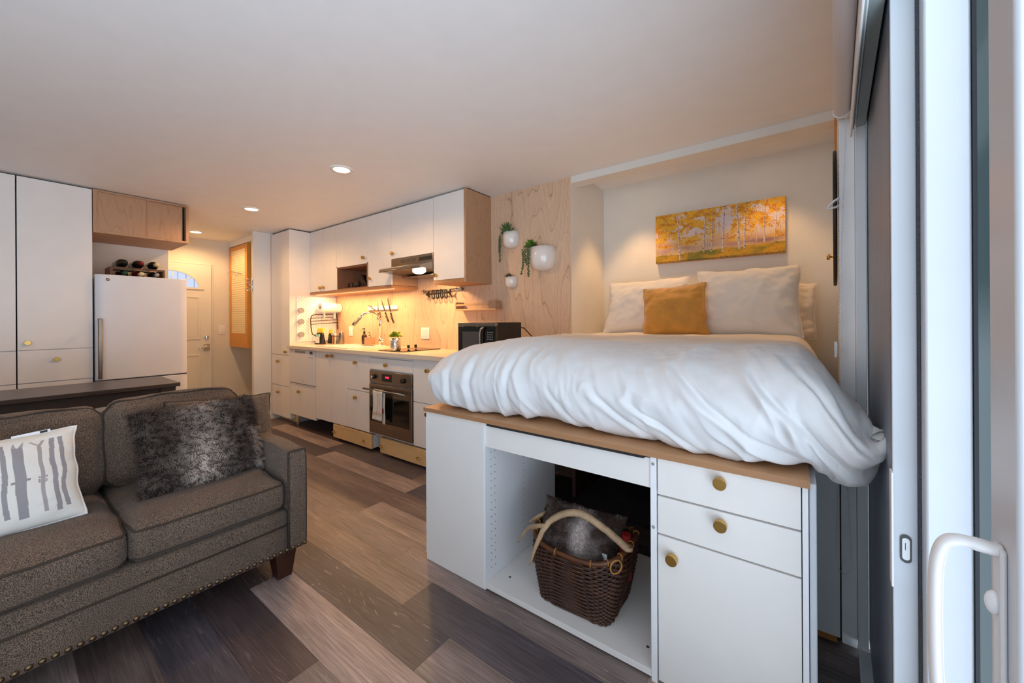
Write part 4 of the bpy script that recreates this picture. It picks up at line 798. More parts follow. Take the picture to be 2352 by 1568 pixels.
# bed pillows (mattress top z 1.075)
ZM = 1.07
pillow('bed_pillow', 'ivory linen pillow standing at the left of the bed head', (-.875, 2.80, 1.275), (0, -.9, .38), .58, .43, .17, 'linen', radians(1.5), 1, .012, .08, edge='linen')
pillow('bed_pillow', 'large ivory linen pillow standing right of the mustard one', (-.245, 2.76, 1.285), (.02, -.9, .33), .56, .455, .18, 'linen', radians(0), 5, .014, .06, edge='linen')
pillow('bed_pillow', 'cream cotton pillow leaning on the wall behind the right linen pillow', (-.12, 3.0, 1.235), (.05, -.95, .25), .46, .36, .14, 'sheet', radians(-2), 9, .016, .05, edge='sheet')
pillow('bed_pillow', 'cream cotton pillow just visible between the two linen pillows', (-.62, 2.99, 1.22), (0, -.95, .25), .6, .35, .14, 'sheet', radians(2), 12, .012, .05, edge='sheet')
pillow('throw_pillow', 'small mustard velvet pillow propped in the middle of the bed', (-.625, 2.60, 1.235), (.03, -.92, .33), .385, .345, .12, 'mustard', radians(4), 21, .010, .06, edge='mustard')

# ------------------------------------------------------------------ sofa pillows
def ski_col(u, v, side):
    c = (.80, .76, .70)
    if side < 0: return c + (1,)
    x = u; y = v; g = (.32, .29, .30); g2 = (.40, .35, .34)
    def bar(cx, w_, y0, y1, cc, bend=0):
        return y0 < y < y1 and abs(x - cx - bend * sin((y - y0) * 9)) < w_
    for (cx, kind) in ((.33, 2), (.43, 0), (.53, 1), (.627, 2), (.718, 0), (.818, 1), (.903, 2)):
        if kind == 0:
            if bar(cx, .026 - .006 * abs(y - .7), .10, .84, g): return g + (1,)
            if .84 <= y < .90 and (abs(x - cx + .015) < .011 - (y - .84) * .15 or abs(x - cx - .015 - (y - .84) * .25) < .011 - (y - .84) * .15): return g2 + (1,)
            if abs(y - .475 - .12 * (x - cx)) < .013 and abs(x - cx) < .042: return g + (1,)
        if kind == 1:
            if bar(cx, .0095, .12, .82, g): return g2 + (1,)
            if .82 <= y < .89 and (abs(x - cx - (y - .82) * .35) < .008 or abs(x - cx + (y - .82) * .6) < .006): return g2 + (1,)
            if .42 < y < .49 and abs(x - cx) < .022 and nz3(x * 80, y * 80) > -.1: return g + (1,)
        if kind == 2:
            if bar(cx - .024, .0135, .10, .9, g, .004): return g + (1,)
            if bar(cx + .023, .0125, .13, .9, g, -.005): return g + (1,)
    return c + (1,)
t, T, f = pillow('throw_pillow', 'white lumbar pillow printed with grey pairs of vintage skis on the sofa', (-2.17, -.052, .618), (.86, 0, .42), .50, .335, .14, 'ski_v', radians(3), 31, .006, .05, edge='white', col=ski_col, nu=340, nv=200)
def xf(pts): return [T @ Vector(p) for p in pts]
MB().add(xf([(.10, .160, .004), (.19, .163, .004), (.19, .174, .004), (.10, .170, .004), (.10, .160, .0), (.19, .163, 0), (.19, .174, 0), (.10, .170, 0)]), [(0, 1, 2, 3), (7, 6, 5, 4), (0, 4, 5, 1), (1, 5, 6, 2), (2, 6, 7, 3), (3, 7, 4, 0)]).build('care_label', 'white', t)
MB().add(xf([(.165, .163, .0045), (.183, .164, .0045), (.183, .172, .0045), (.165, .171, .0045)]), [(0, 1, 2, 3)]).build('label_mark', 'ink', t)
pillow('throw_pillow', 'brown tweed sofa pillow tucked behind the fur pillow by the armrest', (-2.33, .70, .625), (.90, .05, .40), .46, .36, .14, 'sofa', radians(-4), 41, .01, .07, edge='piping')
# fur pillow
def fur_c(u, v, rn=random.Random(4)):
    s = math.exp(-((u - .47 - .06 * (v - .5)) / .17) ** 2) * (.45 + .75 * math.exp(-((v - .22) / .3) ** 2)) + .6 * math.exp(-((u - .93) / .07) ** 2) * (v < .55) + .25 * math.exp(-((u - .5) / .2) ** 2) * (v > .85)
    n_ = nz3(u * 7, v * 7) * .25; k = max(0, min(1, s * .8 + n_ * .5))
    a = (.062, .041, .032); b = (.54, .44, .38); return tuple(a[i] * (1 - k) + b[i] * k for i in range(3))
def fur(f, T, n, ln, colf, parent, wd=.0016, name='pile', seed=2, sides=(1,), droop=Vector((0, 0, -1))):
    rn = random.Random(seed); mb = MB(); cols = []; vs = []; fs = []
    for _ in range(n):
        u, v = rn.random(), rn.random(); side = 1 if len(sides) == 1 or rn.random() < .78 else -1
        p = f(u, v, side); e = .004; du = f(min(1, u + e), v, side) - p; dv = f(u, min(1, v + e), side) - p; nn = du.cross(dv)
        if nn.length < 1e-12: nn = Vector((0, 0, side))
        nn = nn.normalized() * (1 if side > 0 else -1)
        if nn.z * side < 0: nn = -nn
        cl = nz3(u * 26, v * 20, 3) ; dr = Vector((nz3(u * 17, v * 17, 8), nz3(u * 17, v * 17, 15) - .25, 0)) * 1.6 + Vector((rn.uniform(-.4, .4), rn.uniform(-.4, .4), 0))
        L_ = ln * rn.uniform(.7, 1.15); tip = p + (nn + dr).normalized() * L_; s_ = nn.cross(dr + Vector((.01, .3, .1))).normalized() * wd; mid = p + nn * L_ * .5 + dr * L_ * .12
        a, b, c, d_, e_ = (T @ q for q in (p - s_, p + s_, mid + s_ * .9, mid - s_ * .9, tip)); o = len(vs); vs += [a, b, c, d_, e_]; fs += [(o, o + 1, o + 2, o + 3), (o + 3, o + 2, o + 4)]
        c0 = colf(u, v); g = rn.uniform(.7, 1.25); r_ = tuple(x * g * .55 for x in c0) + (1,); tp = tuple(min(1, x * g * 1.25) for x in c0) + (1,); cols += [r_, r_, tp, tp, tp]
    mb.add(vs, fs, False); mb.c = cols; o = mb.build(name, 'fur_v', parent, fix=False); o['kind'] = 'stuff'; return o
t, T, f = pillow('fur_pillow', 'shaggy dark brown and silver faux fur pillow leaning on the sofa back', (-2.2, .575, .625), (.90, .0, .43), .46, .37, .15, 'fur_v', radians(1), 51, .004, .05, col=lambda u, v, s: tuple(x * .6 for x in fur_c(u, v)) + (1,), nu=50, nv=40)
fur(f, T, 26000, .022, fur_c, t, .0013, sides=(1, -1))

# ------------------------------------------------------------------ bed base
Yb = 1.277; HB = .735
t = thing('storage_bed', 'tall white storage bed base with drawers, open bay and plywood platform', 'bed', (-.72, 2.2, 0))
B(-1.474, -1.108, Yb, Yb + .018, .001, .734).build('left_panel', 'lacq', t, .001)
mb = MB().box(-1.478, -1.4745, Yb + .001, Yb + .04, .03, .25).box(-1.478, -1.4745, Yb + .001, Yb + .04, .255, .48).box(-1.478, -1.4745, Yb + .001, Yb + .04, .485, .7); mb.build('side_drawer_edge', 'edge', t)
B(-1.474, -1.458, Yb + .0185, 3.0, .03, .734).build('outer_side', 'edge', t)
B(-1.1075, -1.092, Yb - .001, 1.88, .003, .734).build('side_panel', 'edge', t, .001)
B(-1.0915, -.3835, Yb + .004, Yb + .022, .628, .7255).build('top_rail', 'lacq', t, .001)
B(-1.0915, -.3835, Yb, 1.88, .012, .034).build('bottom_shelf', 'lacq', t, .001)
B(-.383, -.364, Yb - .001, 1.88, 0, .734).build('post', 'edge', t, .001)
mb = MB()
for z in [.08 + i * .032 for i in range(18)]:
    for y in (1.315, 1.342, 1.57, 1.81): mb.box(-1.0919, -1.0915, y, y + .004, z, z + .004)
mb.build('shelf_pin_holes', 'dgrey', t)['kind'] = 'stuff'
for x, y in ((-1.03, 1.37), (-.72, 1.36), (-.42, 1.36)): MB().lathe([(.006, 0), (.004, .001), (.0001, .001)], (x, y, .0341), 12).build('cam_cover', 'dgrey', t)
mb = MB()
for z in (.71, .505): mb.cyl((-.3735, Yb - .001, z), (-.3735, Yb - .0035, z), .005, 12)
mb.build('screw_cap', 'grey', t)
d1 = front(t, 'drawer', -.3615, .0125, .614, .7335, Yb, (-.179, .70 - .0), r=.0175, ln=.028); d2 = front(t, 'drawer', -.3615, .0125, .489, .6115, Yb, (-.178, .577), r=.0175, ln=.028); d3 = front(t, 'door', -.3615, .0125, .012, .4865, Yb, (-.314, .428), r=.0175, ln=.028)
B(-.36, .012, Yb + .019, 1.75, .02, .733).build('drawer_box', 'edge', t)
B(.0135, .0268, Yb - .0, 1.88, .0, .734).build('filler_strip', 'edge', t, .001); B(.0285, .044, Yb + .002, 1.78, .0, .745).build('end_panel', 'pvc', t, .003)
B(-1.474, .03, 1.262, 3.17, .7355, .755).build('platform', 'oak', t, .001); B(-1.4745, .0305, 1.2605, 1.2619, .7362, .7545).build('platform_edge', 'plyedge', t)
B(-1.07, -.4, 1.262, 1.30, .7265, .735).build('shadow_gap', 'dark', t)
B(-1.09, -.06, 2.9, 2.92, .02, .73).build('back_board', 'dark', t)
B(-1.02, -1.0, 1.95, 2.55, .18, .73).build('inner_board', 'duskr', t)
t2 = thing('cabinet', 'dim white cabinet side standing in the gap right of the bed base', 'cabinet', (.09, 1.82, 0)); B(.046, .126, 1.80, 2.0, .035, .74).build('side', 'alu', t2, .001); B(.05, .118, 1.803, 1.95, .0125, .0345).build('batten', 'insul', t2)
# mattress
t = thing('mattress', 'thick mattress covered by cream sheets on the plywood platform', 'mattress', (-.65, 2.2, .755))
mb, P = soft_box(-1.30, .06, 1.36, 3.12, .757, 1.062, puff=.008, n=30, seed=3, e=.30, wr=.006); o = mb.build('ticking', 'sheet', t, fix=False); weld(o)
# sheet/blanket upper part
t = thing('blanket', 'cream cotton blanket spread flat between the duvet and the pillows', 'blanket', (-.62, 2.4, 1.06))
def blanket():
    def fn(u, v):
        x = -1.36 + u * 1.50; y = 1.62 + v * 1.38
        a = max(0, abs(x + .61) - .60) / .155; edge_ = min(1, a)
        z = 1.079 + .010 * sin(u * 3.1) + .010 * nz3(x * 3, y * 3) + .006 * nz3(x * 9, y * 16, 2)
        z -= (1 - sqrt(max(0, 1 - edge_ ** 2))) * .30
        z -= max(0, 1.82 - y) * .22
        if x > .0: x = .0 + (x - .0) * (.85 - .0)
        return (x, y, z)
    mb = MB().grid(fn, 110, 80); o = mb.build('cloth', 'sheet', t); o.modifiers.new('s', 'SOLIDIFY').thickness = .006
blanket()
# duvet
def lerp_tab(tab, x):
    if x <= tab[0][0]: return tab[0][1]
    for (a, b), (c, d) in zip(tab, tab[1:]):
        if x <= c: k = (x - a) / (c - a); return b + (d - b) * k
    return tab[-1][1]
ZT = [(-1.515, .868), (-1.508, .905), (-1.49, .94), (-1.46, .975), (-1.42, 1.005), (-1.36, 1.038), (-1.28, 1.064), (-1.18, 1.083), (-1.05, 1.098), (-.93, 1.100), (-.75, 1.094), (-.5, 1.090), (-.2, 1.096), (-.05, 1.094), (.01, 1.085), (.04, 1.07), (.075, 1.045), (.105, 1.0), (.13, .965), (.15, .945), (.162, .92), (.168, .895)]
ZB = [(-1.515, .852), (-1.508, .83), (-1.49, .812), (-1.46, .80), (-1.42, .788), (-1.39, .768), (-1.36, .762), (-.1, .762), (0, .764), (.03, .768), (.05, .752), (.08, .740), (.11, .742), (.135, .76), (.15, .79), (.162, .845), (.168, .88)]
PR = [(1.0, .84, 1), (.70, .88, 1), (.42, .945, 1), (.26, .995, 1), (.165, .975, 0), (.10, .92, 0), (.05, .83, 0), (.018, .70, 0), (.0, .54, 0), (.0, .38, 0), (.018, .22, 0), (.05, .09, 0), (.085, .02, 0), (.13, .0, 0), (.3, .0, 0)]
def catmull(P, t):
    n = len(P) - 1; s = t * n; i = min(int(s), n - 1); f = s - i; g = lambda k: P[max(0, min(n, k))]
    return tuple(.5 * (2 * b + (c - a) * f + (2 * a - 5 * b + 4 * c - d) * f * f + (3 * b - a - 3 * c + d) * f ** 3) for a, b, c, d in zip(g(i - 1), g(i), g(i + 1), g(i + 2)))
def duvet():
    t = thing('duvet', 'puffy white cotton duvet hanging in folds over the bed foot', 'duvet', (-.65, 1.6, .76)); NU, NV = 460, 190
    raw = {}
    def base(u, v):
        uu = u
        # denser sampling at both ends
        e = .5 - .5 * cos(pi * uu); x = -1.515 + (uu * .55 + e * .45) * 1.683
        py, pz, _ = catmull(PR, v)
        zt, zb = lerp_tab(ZT, x), lerp_tab(ZB, x); z = zb + (zt - zb) * pz
        # front bulge bows a little and the corners turn back
        y0 = 1.228 + .02 * sin((x + 1.2) * 3.0)
        cl = max(0, (-1.36 - x) / .155); cr = max(0, (x - .06) / .108)
        back = .14 * cl ** 2 + .035 * cr ** 3
        y = y0 + back + py * (1.25 - .9 * cl ** 1.5)
        x -= max(0, x) * min(1, max(0, py - .05) * 1.6) * .5
        return x, y, z
    def fn(u, v):
        x, y, z = base(u, v); py, pz, _ = catmull(PR, v)
        s = v * 2.6
        frontw = max(0, min(1, (.36 - py) / .3)) ; low = max(0, 1 - pz)
        endr = max(0, min(1, (x + .55) / .6)); endl = max(0, min(1, (-1.15 - x) / .3))
        q = x - (0.10 + .16 * endr) * (1 - pz) * 1.0 * (1 if x > -1.0 else -.2)  # folds slant towards the lower right
        mod = .35 + 1.1 * max(0, nz3(x * 3.1 + 4, s * 1.1, 31) + .15); n1 = nz3(q * 6.0 + .6 * nz3(x * 4, s * 1.5, 2), s * .75, 1); n2 = nz3(q * 15 + .8 * nz3(x * 6, s * 2.5, 8), s * 1.3, 5); n3 = nz3(q * 40, s * 2.6, 9); n0 = nz3(x * 2.4, y * 2.6, z * 2.5)
        ridge = (1 - abs(n1) * 2.2); ridge2 = (1 - abs(n2) * 2.2)
        d = .016 * n0 + frontw * ((.006 + .010 * low + .013 * endr + .006 * endl) * (ridge - .5) + mod * (.0045 + .007 * low + .006 * endr) * (ridge2 - .4) + .0024 * n3) + .0015 * nz3(x * 30, y * 30, z * 30)
        d += .004 * nz3(x * 5 + y * 3, y * 14, 3) * (1 - frontw)
        for (xa, za, xb, zb_, dp, wd) in ((-.30, .80, -.02, .10, .012, .016), (-.10, .80, .085, .22, .013, .014), (-.60, .62, -.38, .03, .008, .016), (-.02, .92, .125, .50, .009, .014), (-.93, .80, -.97, .05, .008, .014), (-1.13, .9, -1.16, .08, .010, .016), (-1.28, .85, -1.27, .1, .009, .014), (-.44, .45, -.20, .0, .010, .014), (-.75, .5, -.66, .05, .006, .014), (.0, .6, .06, .05, .012, .012)):
            if frontw > 0 and zb_ - .12 < pz < za + .12:
                k = (za - pz) / (za - zb_); xx = xa + (xb - xa) * max(0, k) ** 1.2 + .010 * nz3(pz * 5, xa * 9); e_ = (x - xx) / wd; fade = min(1, (pz - zb_ + .12) / .15) * min(1, (za + .12 - pz) / .3) * frontw
                d += dp * fade * (.8 * math.exp(-(e_ + 1.7) ** 2 / 2.2) - math.exp(-e_ * e_))
        # horizontal gathered folds at the hanging right corner and the left end
        d += max(0, (x - .04) / .12) * .016 * sin(pz * 15 + 2 * n1 + x * 6) * frontw + endl * frontw * .008 * sin(pz * 17 + 4 * n1 + x * 11)
        return x, y, z, d
    P0 = [[Vector(base(i / NU, j / NV)) for i in range(NU + 1)] for j in range(NV + 1)]
    vs = []
    for j in range(NV + 1):
        for i in range(NU + 1):
            a = P0[j][min(NU, i + 1)] - P0[j][max(0, i - 1)]; b = P0[min(NV, j + 1)][i] - P0[max(0, j - 1)][i]; n_ = b.cross(a)
            n_ = n_.normalized() if n_.length > 1e-10 else Vector((0, 0, 1))
            if i == 0: n_ = Vector((-1, 0, 0))
            if i == NU: n_ = Vector((1, 0, 0))
            x, y, z, d = fn(i / NU, j / NV)
            nrm = n_ if n_.dot(P0[j][i] - Vector((x, 1.55, .92))) > 0 or j > 0 else n_
            if nrm.dot(Vector((0, P0[j][i].y - 1.6, (P0[j][i].z - .93) * 3))) < 0: nrm = -nrm
            pp = P0[j][i] + nrm * d
            if pp.z < .758 and pp.x < .032: pp.z = .758
            vs.append(pp)
    mb = MB(); W_ = NU + 1; mb.add(vs, [(j * W_ + i, j * W_ + i + 1, (j + 1) * W_ + i + 1, (j + 1) * W_ + i) for j in range(NV) for i in range(NU)], True)
    o = mb.build('cover', 'duvet', t, fix=True)
duvet()

# ------------------------------------------------------------------ basket with throw and antlers
bc = Vector((-.715, 1.477, .0375)); ba = radians(-1)
def bpath(k, a):
    """rounded rectangle outline at height fraction k (0 base .. 1 rim)"""
    hx = .152 + .055 * k - .012 * max(0, k - .75) * 4; hy = .135 + .04 * k - .012 * max(0, k - .75) * 4; e = .30 + .30 * k; ca, sa = cos(a), sin(a)
    x = hx * (abs(ca) ** e) * (1 if ca >= 0 else -1); y = hy * (abs(sa) ** e) * (1 if sa >= 0 else -1)
    z = .225 * k + .035 * k ** 3 * ca * ca
    r = radians(1); return bc + Vector((x * cos(r) - y * sin(r), x * sin(r) + y * cos(r), z))
t = thing('wicker_basket', 'dark brown woven cane basket on the shelf inside the bed base', 'basket', bc)
mb = MB(); NS = 44; rows = 30
for r in range(rows):
    k = (r + .5) / rows; pts = []
    for i in range(NS * 4):
        a = 2 * pi * i / (NS * 4); p = bpath(k, a); out = (p - bc - Vector((0, 0, p.z - bc.z))).normalized(); pts.append(p + out * .0035 * sin(a * NS / 2 + pi * (r % 2)) + Vector((0, 0, .0012 * nz3(a * 5, r * 3.1))))
    mb.tube(pts, .0047, 6, closed=True)
mb.build('weave', 'wicker', t)
mb = MB()
for i in range(NS):
    a = 2 * pi * i / NS; mb.tube([bpath(k / 6, a) for k in range(7)], .0038, 5)
mb.build('stakes', 'wicker', t)['kind'] = 'stuff'
mb = MB(); ring = [bpath(.02, 2 * pi * i / 60) for i in range(60)]; mb.add(ring + [bc + Vector((0, 0, .004))], [(i, (i + 1) % 60, 60) for i in range(60)]); mb.build('bottom', 'wicker', t)
MB().tube([bpath(1.0, 2 * pi * i / 90) + Vector((0, 0, .006)) for i in range(90)], .010, 8, closed=True).build('rim', 'rim', t)
mb = MB()
for i in range(0, 90, 6):
    p = bpath(1.0, 2 * pi * i / 90) + Vector((0, 0, .006)); q = bpath(1.0, 2 * pi * (i + .3) / 90) + Vector((0, 0, .006)); d = (q - p).normalized(); nn = d.cross(Vector((0, 0, 1)))
    mb.tube([p + (nn * cos(2 * pi * j / 10) + Vector((0, 0, 1)) * sin(2 * pi * j / 10)) * .0115 for j in range(10)], .0022, 5, closed=True)
mb.build('rim_binding', 'cane', t)['kind'] = 'stuff'
def near_ring(ang, name='ring_handle'):
    p = bpath(1.0, ang); out = (p - bc); out.z = 0; out.normalize(); s = out.cross(Vector((0, 0, 1)))
    cc = p + out * .014 + Vector((0, 0, -.006)) + s * 0
    MB().tube([cc + s * cos(2 * pi * j / 20) * .024 + Vector((0, 0, sin(2 * pi * j / 20) * .024)) + out * .004 for j in range(20)], .003, 8, closed=True).build(name, 'cane', t)
near_ring(radians(-38)); near_ring(radians(142))
# fur throw in the basket
def throw_col(u, v):
    k = math.exp(-((u - .58 + .05 * (v - .5)) / .10) ** 2) + .35 * nz3(u * 6, v * 6); k = max(0, min(1, k)); a = (.085, .052, .042); b = (.58, .49, .46); return tuple(a[i] * (1 - k) + b[i] * k for i in range(3))
t, T, f = pillow('fur_throw', 'folded brown and silver faux fur throw stuffed in the basket', (-.735, 1.455, .262), (.12, -.84, .5), .36, .27, .17, 'fur_v', radians(-3), 61, .016, .10, cat='throw', col=lambda u, v, s: tuple(x * .9 for x in throw_col(u, v)) + (1,), nu=50, nv=40)
fur(f, T, 16000, .009, throw_col, t, .0011, sides=(1, -1))
t = thing('red_gift', 'small red cloth item at the right end inside the basket', 'cloth', (-.565, 1.5, .2)); MB().tube([(-.555, 1.50, .15), (-.55, 1.50, .26), (-.545, 1.50, .325)], [.028, .026, .018], 14).build('fold', 'red', t); B(-.608, -.586, 1.40, 1.403, .235, .275).build('paper_tag', 'white', t)
def antler(main, tines, label, r0=.017):
    t = thing('antler', label, 'antler', main[0][0]); P = [p for p, r in main]; R = [r for p, r in main]
    n = 36; k = len(P) - 1; pts = []; rs = []
    for i in range(n + 1):
        p = catmull([tuple(q) + (rr,) for q, rr in zip(P, R)], i / n); v = Vector(p[:3]); pts.append(v + Vector((nz3(i * .7, 1), nz3(i * .7, 5), nz3(i * .7, 9))) * .002); rs.append(p[3] * (1 + .06 * nz3(i * 1.3, 3)))
    MB().tube(pts, rs, 14).build('beam', 'antler', t)
    MB().lathe([(.001, -.004), (rs[0] * 1.2, -.002), (rs[0] * 1.35, .004), (rs[0] * 1.1, .012)], pts[0], 14).build('burr', 'antler', t)
    for tn in tines:
        TP = [tuple(p) + (r,) for p, r in tn]; q = [catmull(TP, i / 14) for i in range(15)]; MB().tube([Vector(a[:3]) for a in q], [a[3] for a in q], 12).build('tine', 'antler', t)
V = Vector
antler([(V((-0.506, 1.410, 0.321)), 0.0145), (V((-0.549, 1.400, 0.352)), 0.0140), (V((-0.593, 1.390, 0.381)), 0.0140), (V((-0.663, 1.370, 0.418)), 0.0140), (V((-0.713, 1.350, 0.422)), 0.0135), (V((-0.769, 1.320, 0.397)), 0.0120), (V((-0.805, 1.300, 0.353)), 0.0105), (V((-0.829, 1.275, 0.286)), 0.0080), (V((-0.855, 1.270, 0.203)), 0.0025)],
       [[(V((-0.799, 1.302, 0.363)), 0.0095), (V((-0.843, 1.310, 0.346)), 0.0090), (V((-0.900, 1.325, 0.312)), 0.0075), (V((-0.959, 1.335, 0.229)), 0.0025)]], 'front curved deer antler lying across the basket')
antler([(V((-0.615, 1.500, 0.348)), 0.0110), (V((-0.704, 1.500, 0.360)), 0.0120), (V((-0.782, 1.480, 0.369)), 0.0120), (V((-0.822, 1.460, 0.366)), 0.0115), (V((-0.876, 1.440, 0.339)), 0.0100), (V((-0.913, 1.420, 0.316)), 0.0080), (V((-0.948, 1.400, 0.291)), 0.0030)], [[(V((-.85, 1.438, .35)), .008), (V((-.89, 1.42, .335)), .007), (V((-.93, 1.41, .31)), .0025)]], 'rear deer antler lying behind the other across the basket')

# ------------------------------------------------------------------ wall planters
def planter(x, z, r, h, label):
    t = thing('wall_planter', label, 'planter', (x, 2.5, z)); y = 2.569
    prof = [(.001, 0), (r * .45, .004 * h / .1), (r * .78, h * .13), (r * .95, h * .33), (r, h * .6), (r, h), (r * .93, h), (r * .92, h * .85), (.001, h * .85)]
    mb = MB(); n = 36; vs = []; 
    for rr, zz in prof:
        for k in range(n + 1): a = pi * k / n; vs.append((x + cos(a) * rr, y - sin(a) * rr * .95, z + zz))
    fs = [(i * (n + 1) + k, i * (n + 1) + k + 1, (i + 1) * (n + 1) + k + 1, (i + 1) * (n + 1) + k) for i in range(len(prof) - 1) for k in range(n)]
    mb.add(vs, fs, True); mb.build('pot', 'pot', t); return t
def agave(c, n, ln, m, parent, seed=0, name='succulent', lean=.0):
    rn = random.Random(seed); mb = MB()
    for i in range(n):
        th = 2 * pi * i / n * 2.4; el = .25 + 1.1 * (i / n); d = Vector((cos(th) * cos(el), sin(th) * cos(el) * .6 - .15, sin(el))).normalized(); c_ = Vector(c)
        mb.tube([c_, c_ + d * ln * .5, c_ + d * ln * .85 + Vector((0, 0, ln * .05)), c_ + d * ln * 1.05 + Vector((0, 0, ln * .12))], [ln * .08, ln * .12, ln * .06, .0006], 6, flat=.45)
    return mb.build(name, m, parent)
def trail(p, n, ln, parent, m='green3', seed=0, name='trailing_stem'):
    rn = random.Random(seed); mb = MB(); p = Vector(p); pts = [p, p + Vector((-.012, -.012, .006)), p + Vector((-.02, -.02, -.02))]
    while pts[0].z - pts[-1].z < ln: pts.append(pts[-1] + Vector((rn.uniform(-.003, .003), rn.uniform(-.003, .002), -.010)))
    mb.tube(pts, .0015, 5)
    for q in pts:
        for _ in range(3):
            d = Vector((rn.uniform(-1, 1), rn.uniform(-1, .3), rn.uniform(-.5, .4))).normalized(); mb.tube([q, q + d * .006, q + d * .012], [.002, .0038, .0008], 5)
    return mb.build(name, m, parent)
a = planter(-1.893, 1.775, .075, .135, 'upper left white ceramic wall planter with spiky and trailing succulents'); agave((-1.90, 2.51, 1.90), 26, .075, 'green', a, 1); trail((-1.955, 2.54, 1.905), 0, .16, a, seed=2); trail((-1.965, 2.55, 1.90), 0, .22, a, seed=3, m='green'); trail((-1.945, 2.53, 1.90), 0, .12, a, seed=4); leafy((-1.93, 2.53, 1.90), .03, 40, .018, 'green', a, seed=6)
b = planter(-1.583, 1.562, .108, .185, 'largest white ceramic wall planter with bright green succulents at its left rim'); leafy((-1.665, 2.51, 1.75), .05, 90, .034, 'green2', b, seed=8, flat=.9); agave((-1.62, 2.50, 1.735), 14, .04, 'dred', b, 5, 'red_succulent')
for i, (dx, ln) in enumerate(((-.115, .20), (-.10, .15), (-.088, .11), (-.07, .13), (-.06, .22), (-.05, .10))): trail((-1.583 + dx, 2.495 - .0 * i, 1.75), 0, ln, b, seed=20 + i, m='green3' if i % 2 else 'green')
agave((-1.53, 2.51, 1.725), 7, .035, 'green', b, 9, 'small_succulent')
c = planter(-1.895, 1.447, .055, .095, 'smallest white ceramic wall planter with a low dark red succulent'); agave((-1.895, 2.53, 1.53), 26, .035, 'dred', c, 11); leafy((-1.895, 2.53, 1.53), .045, 60, .016, 'green', c, seed=12, flat=.35)

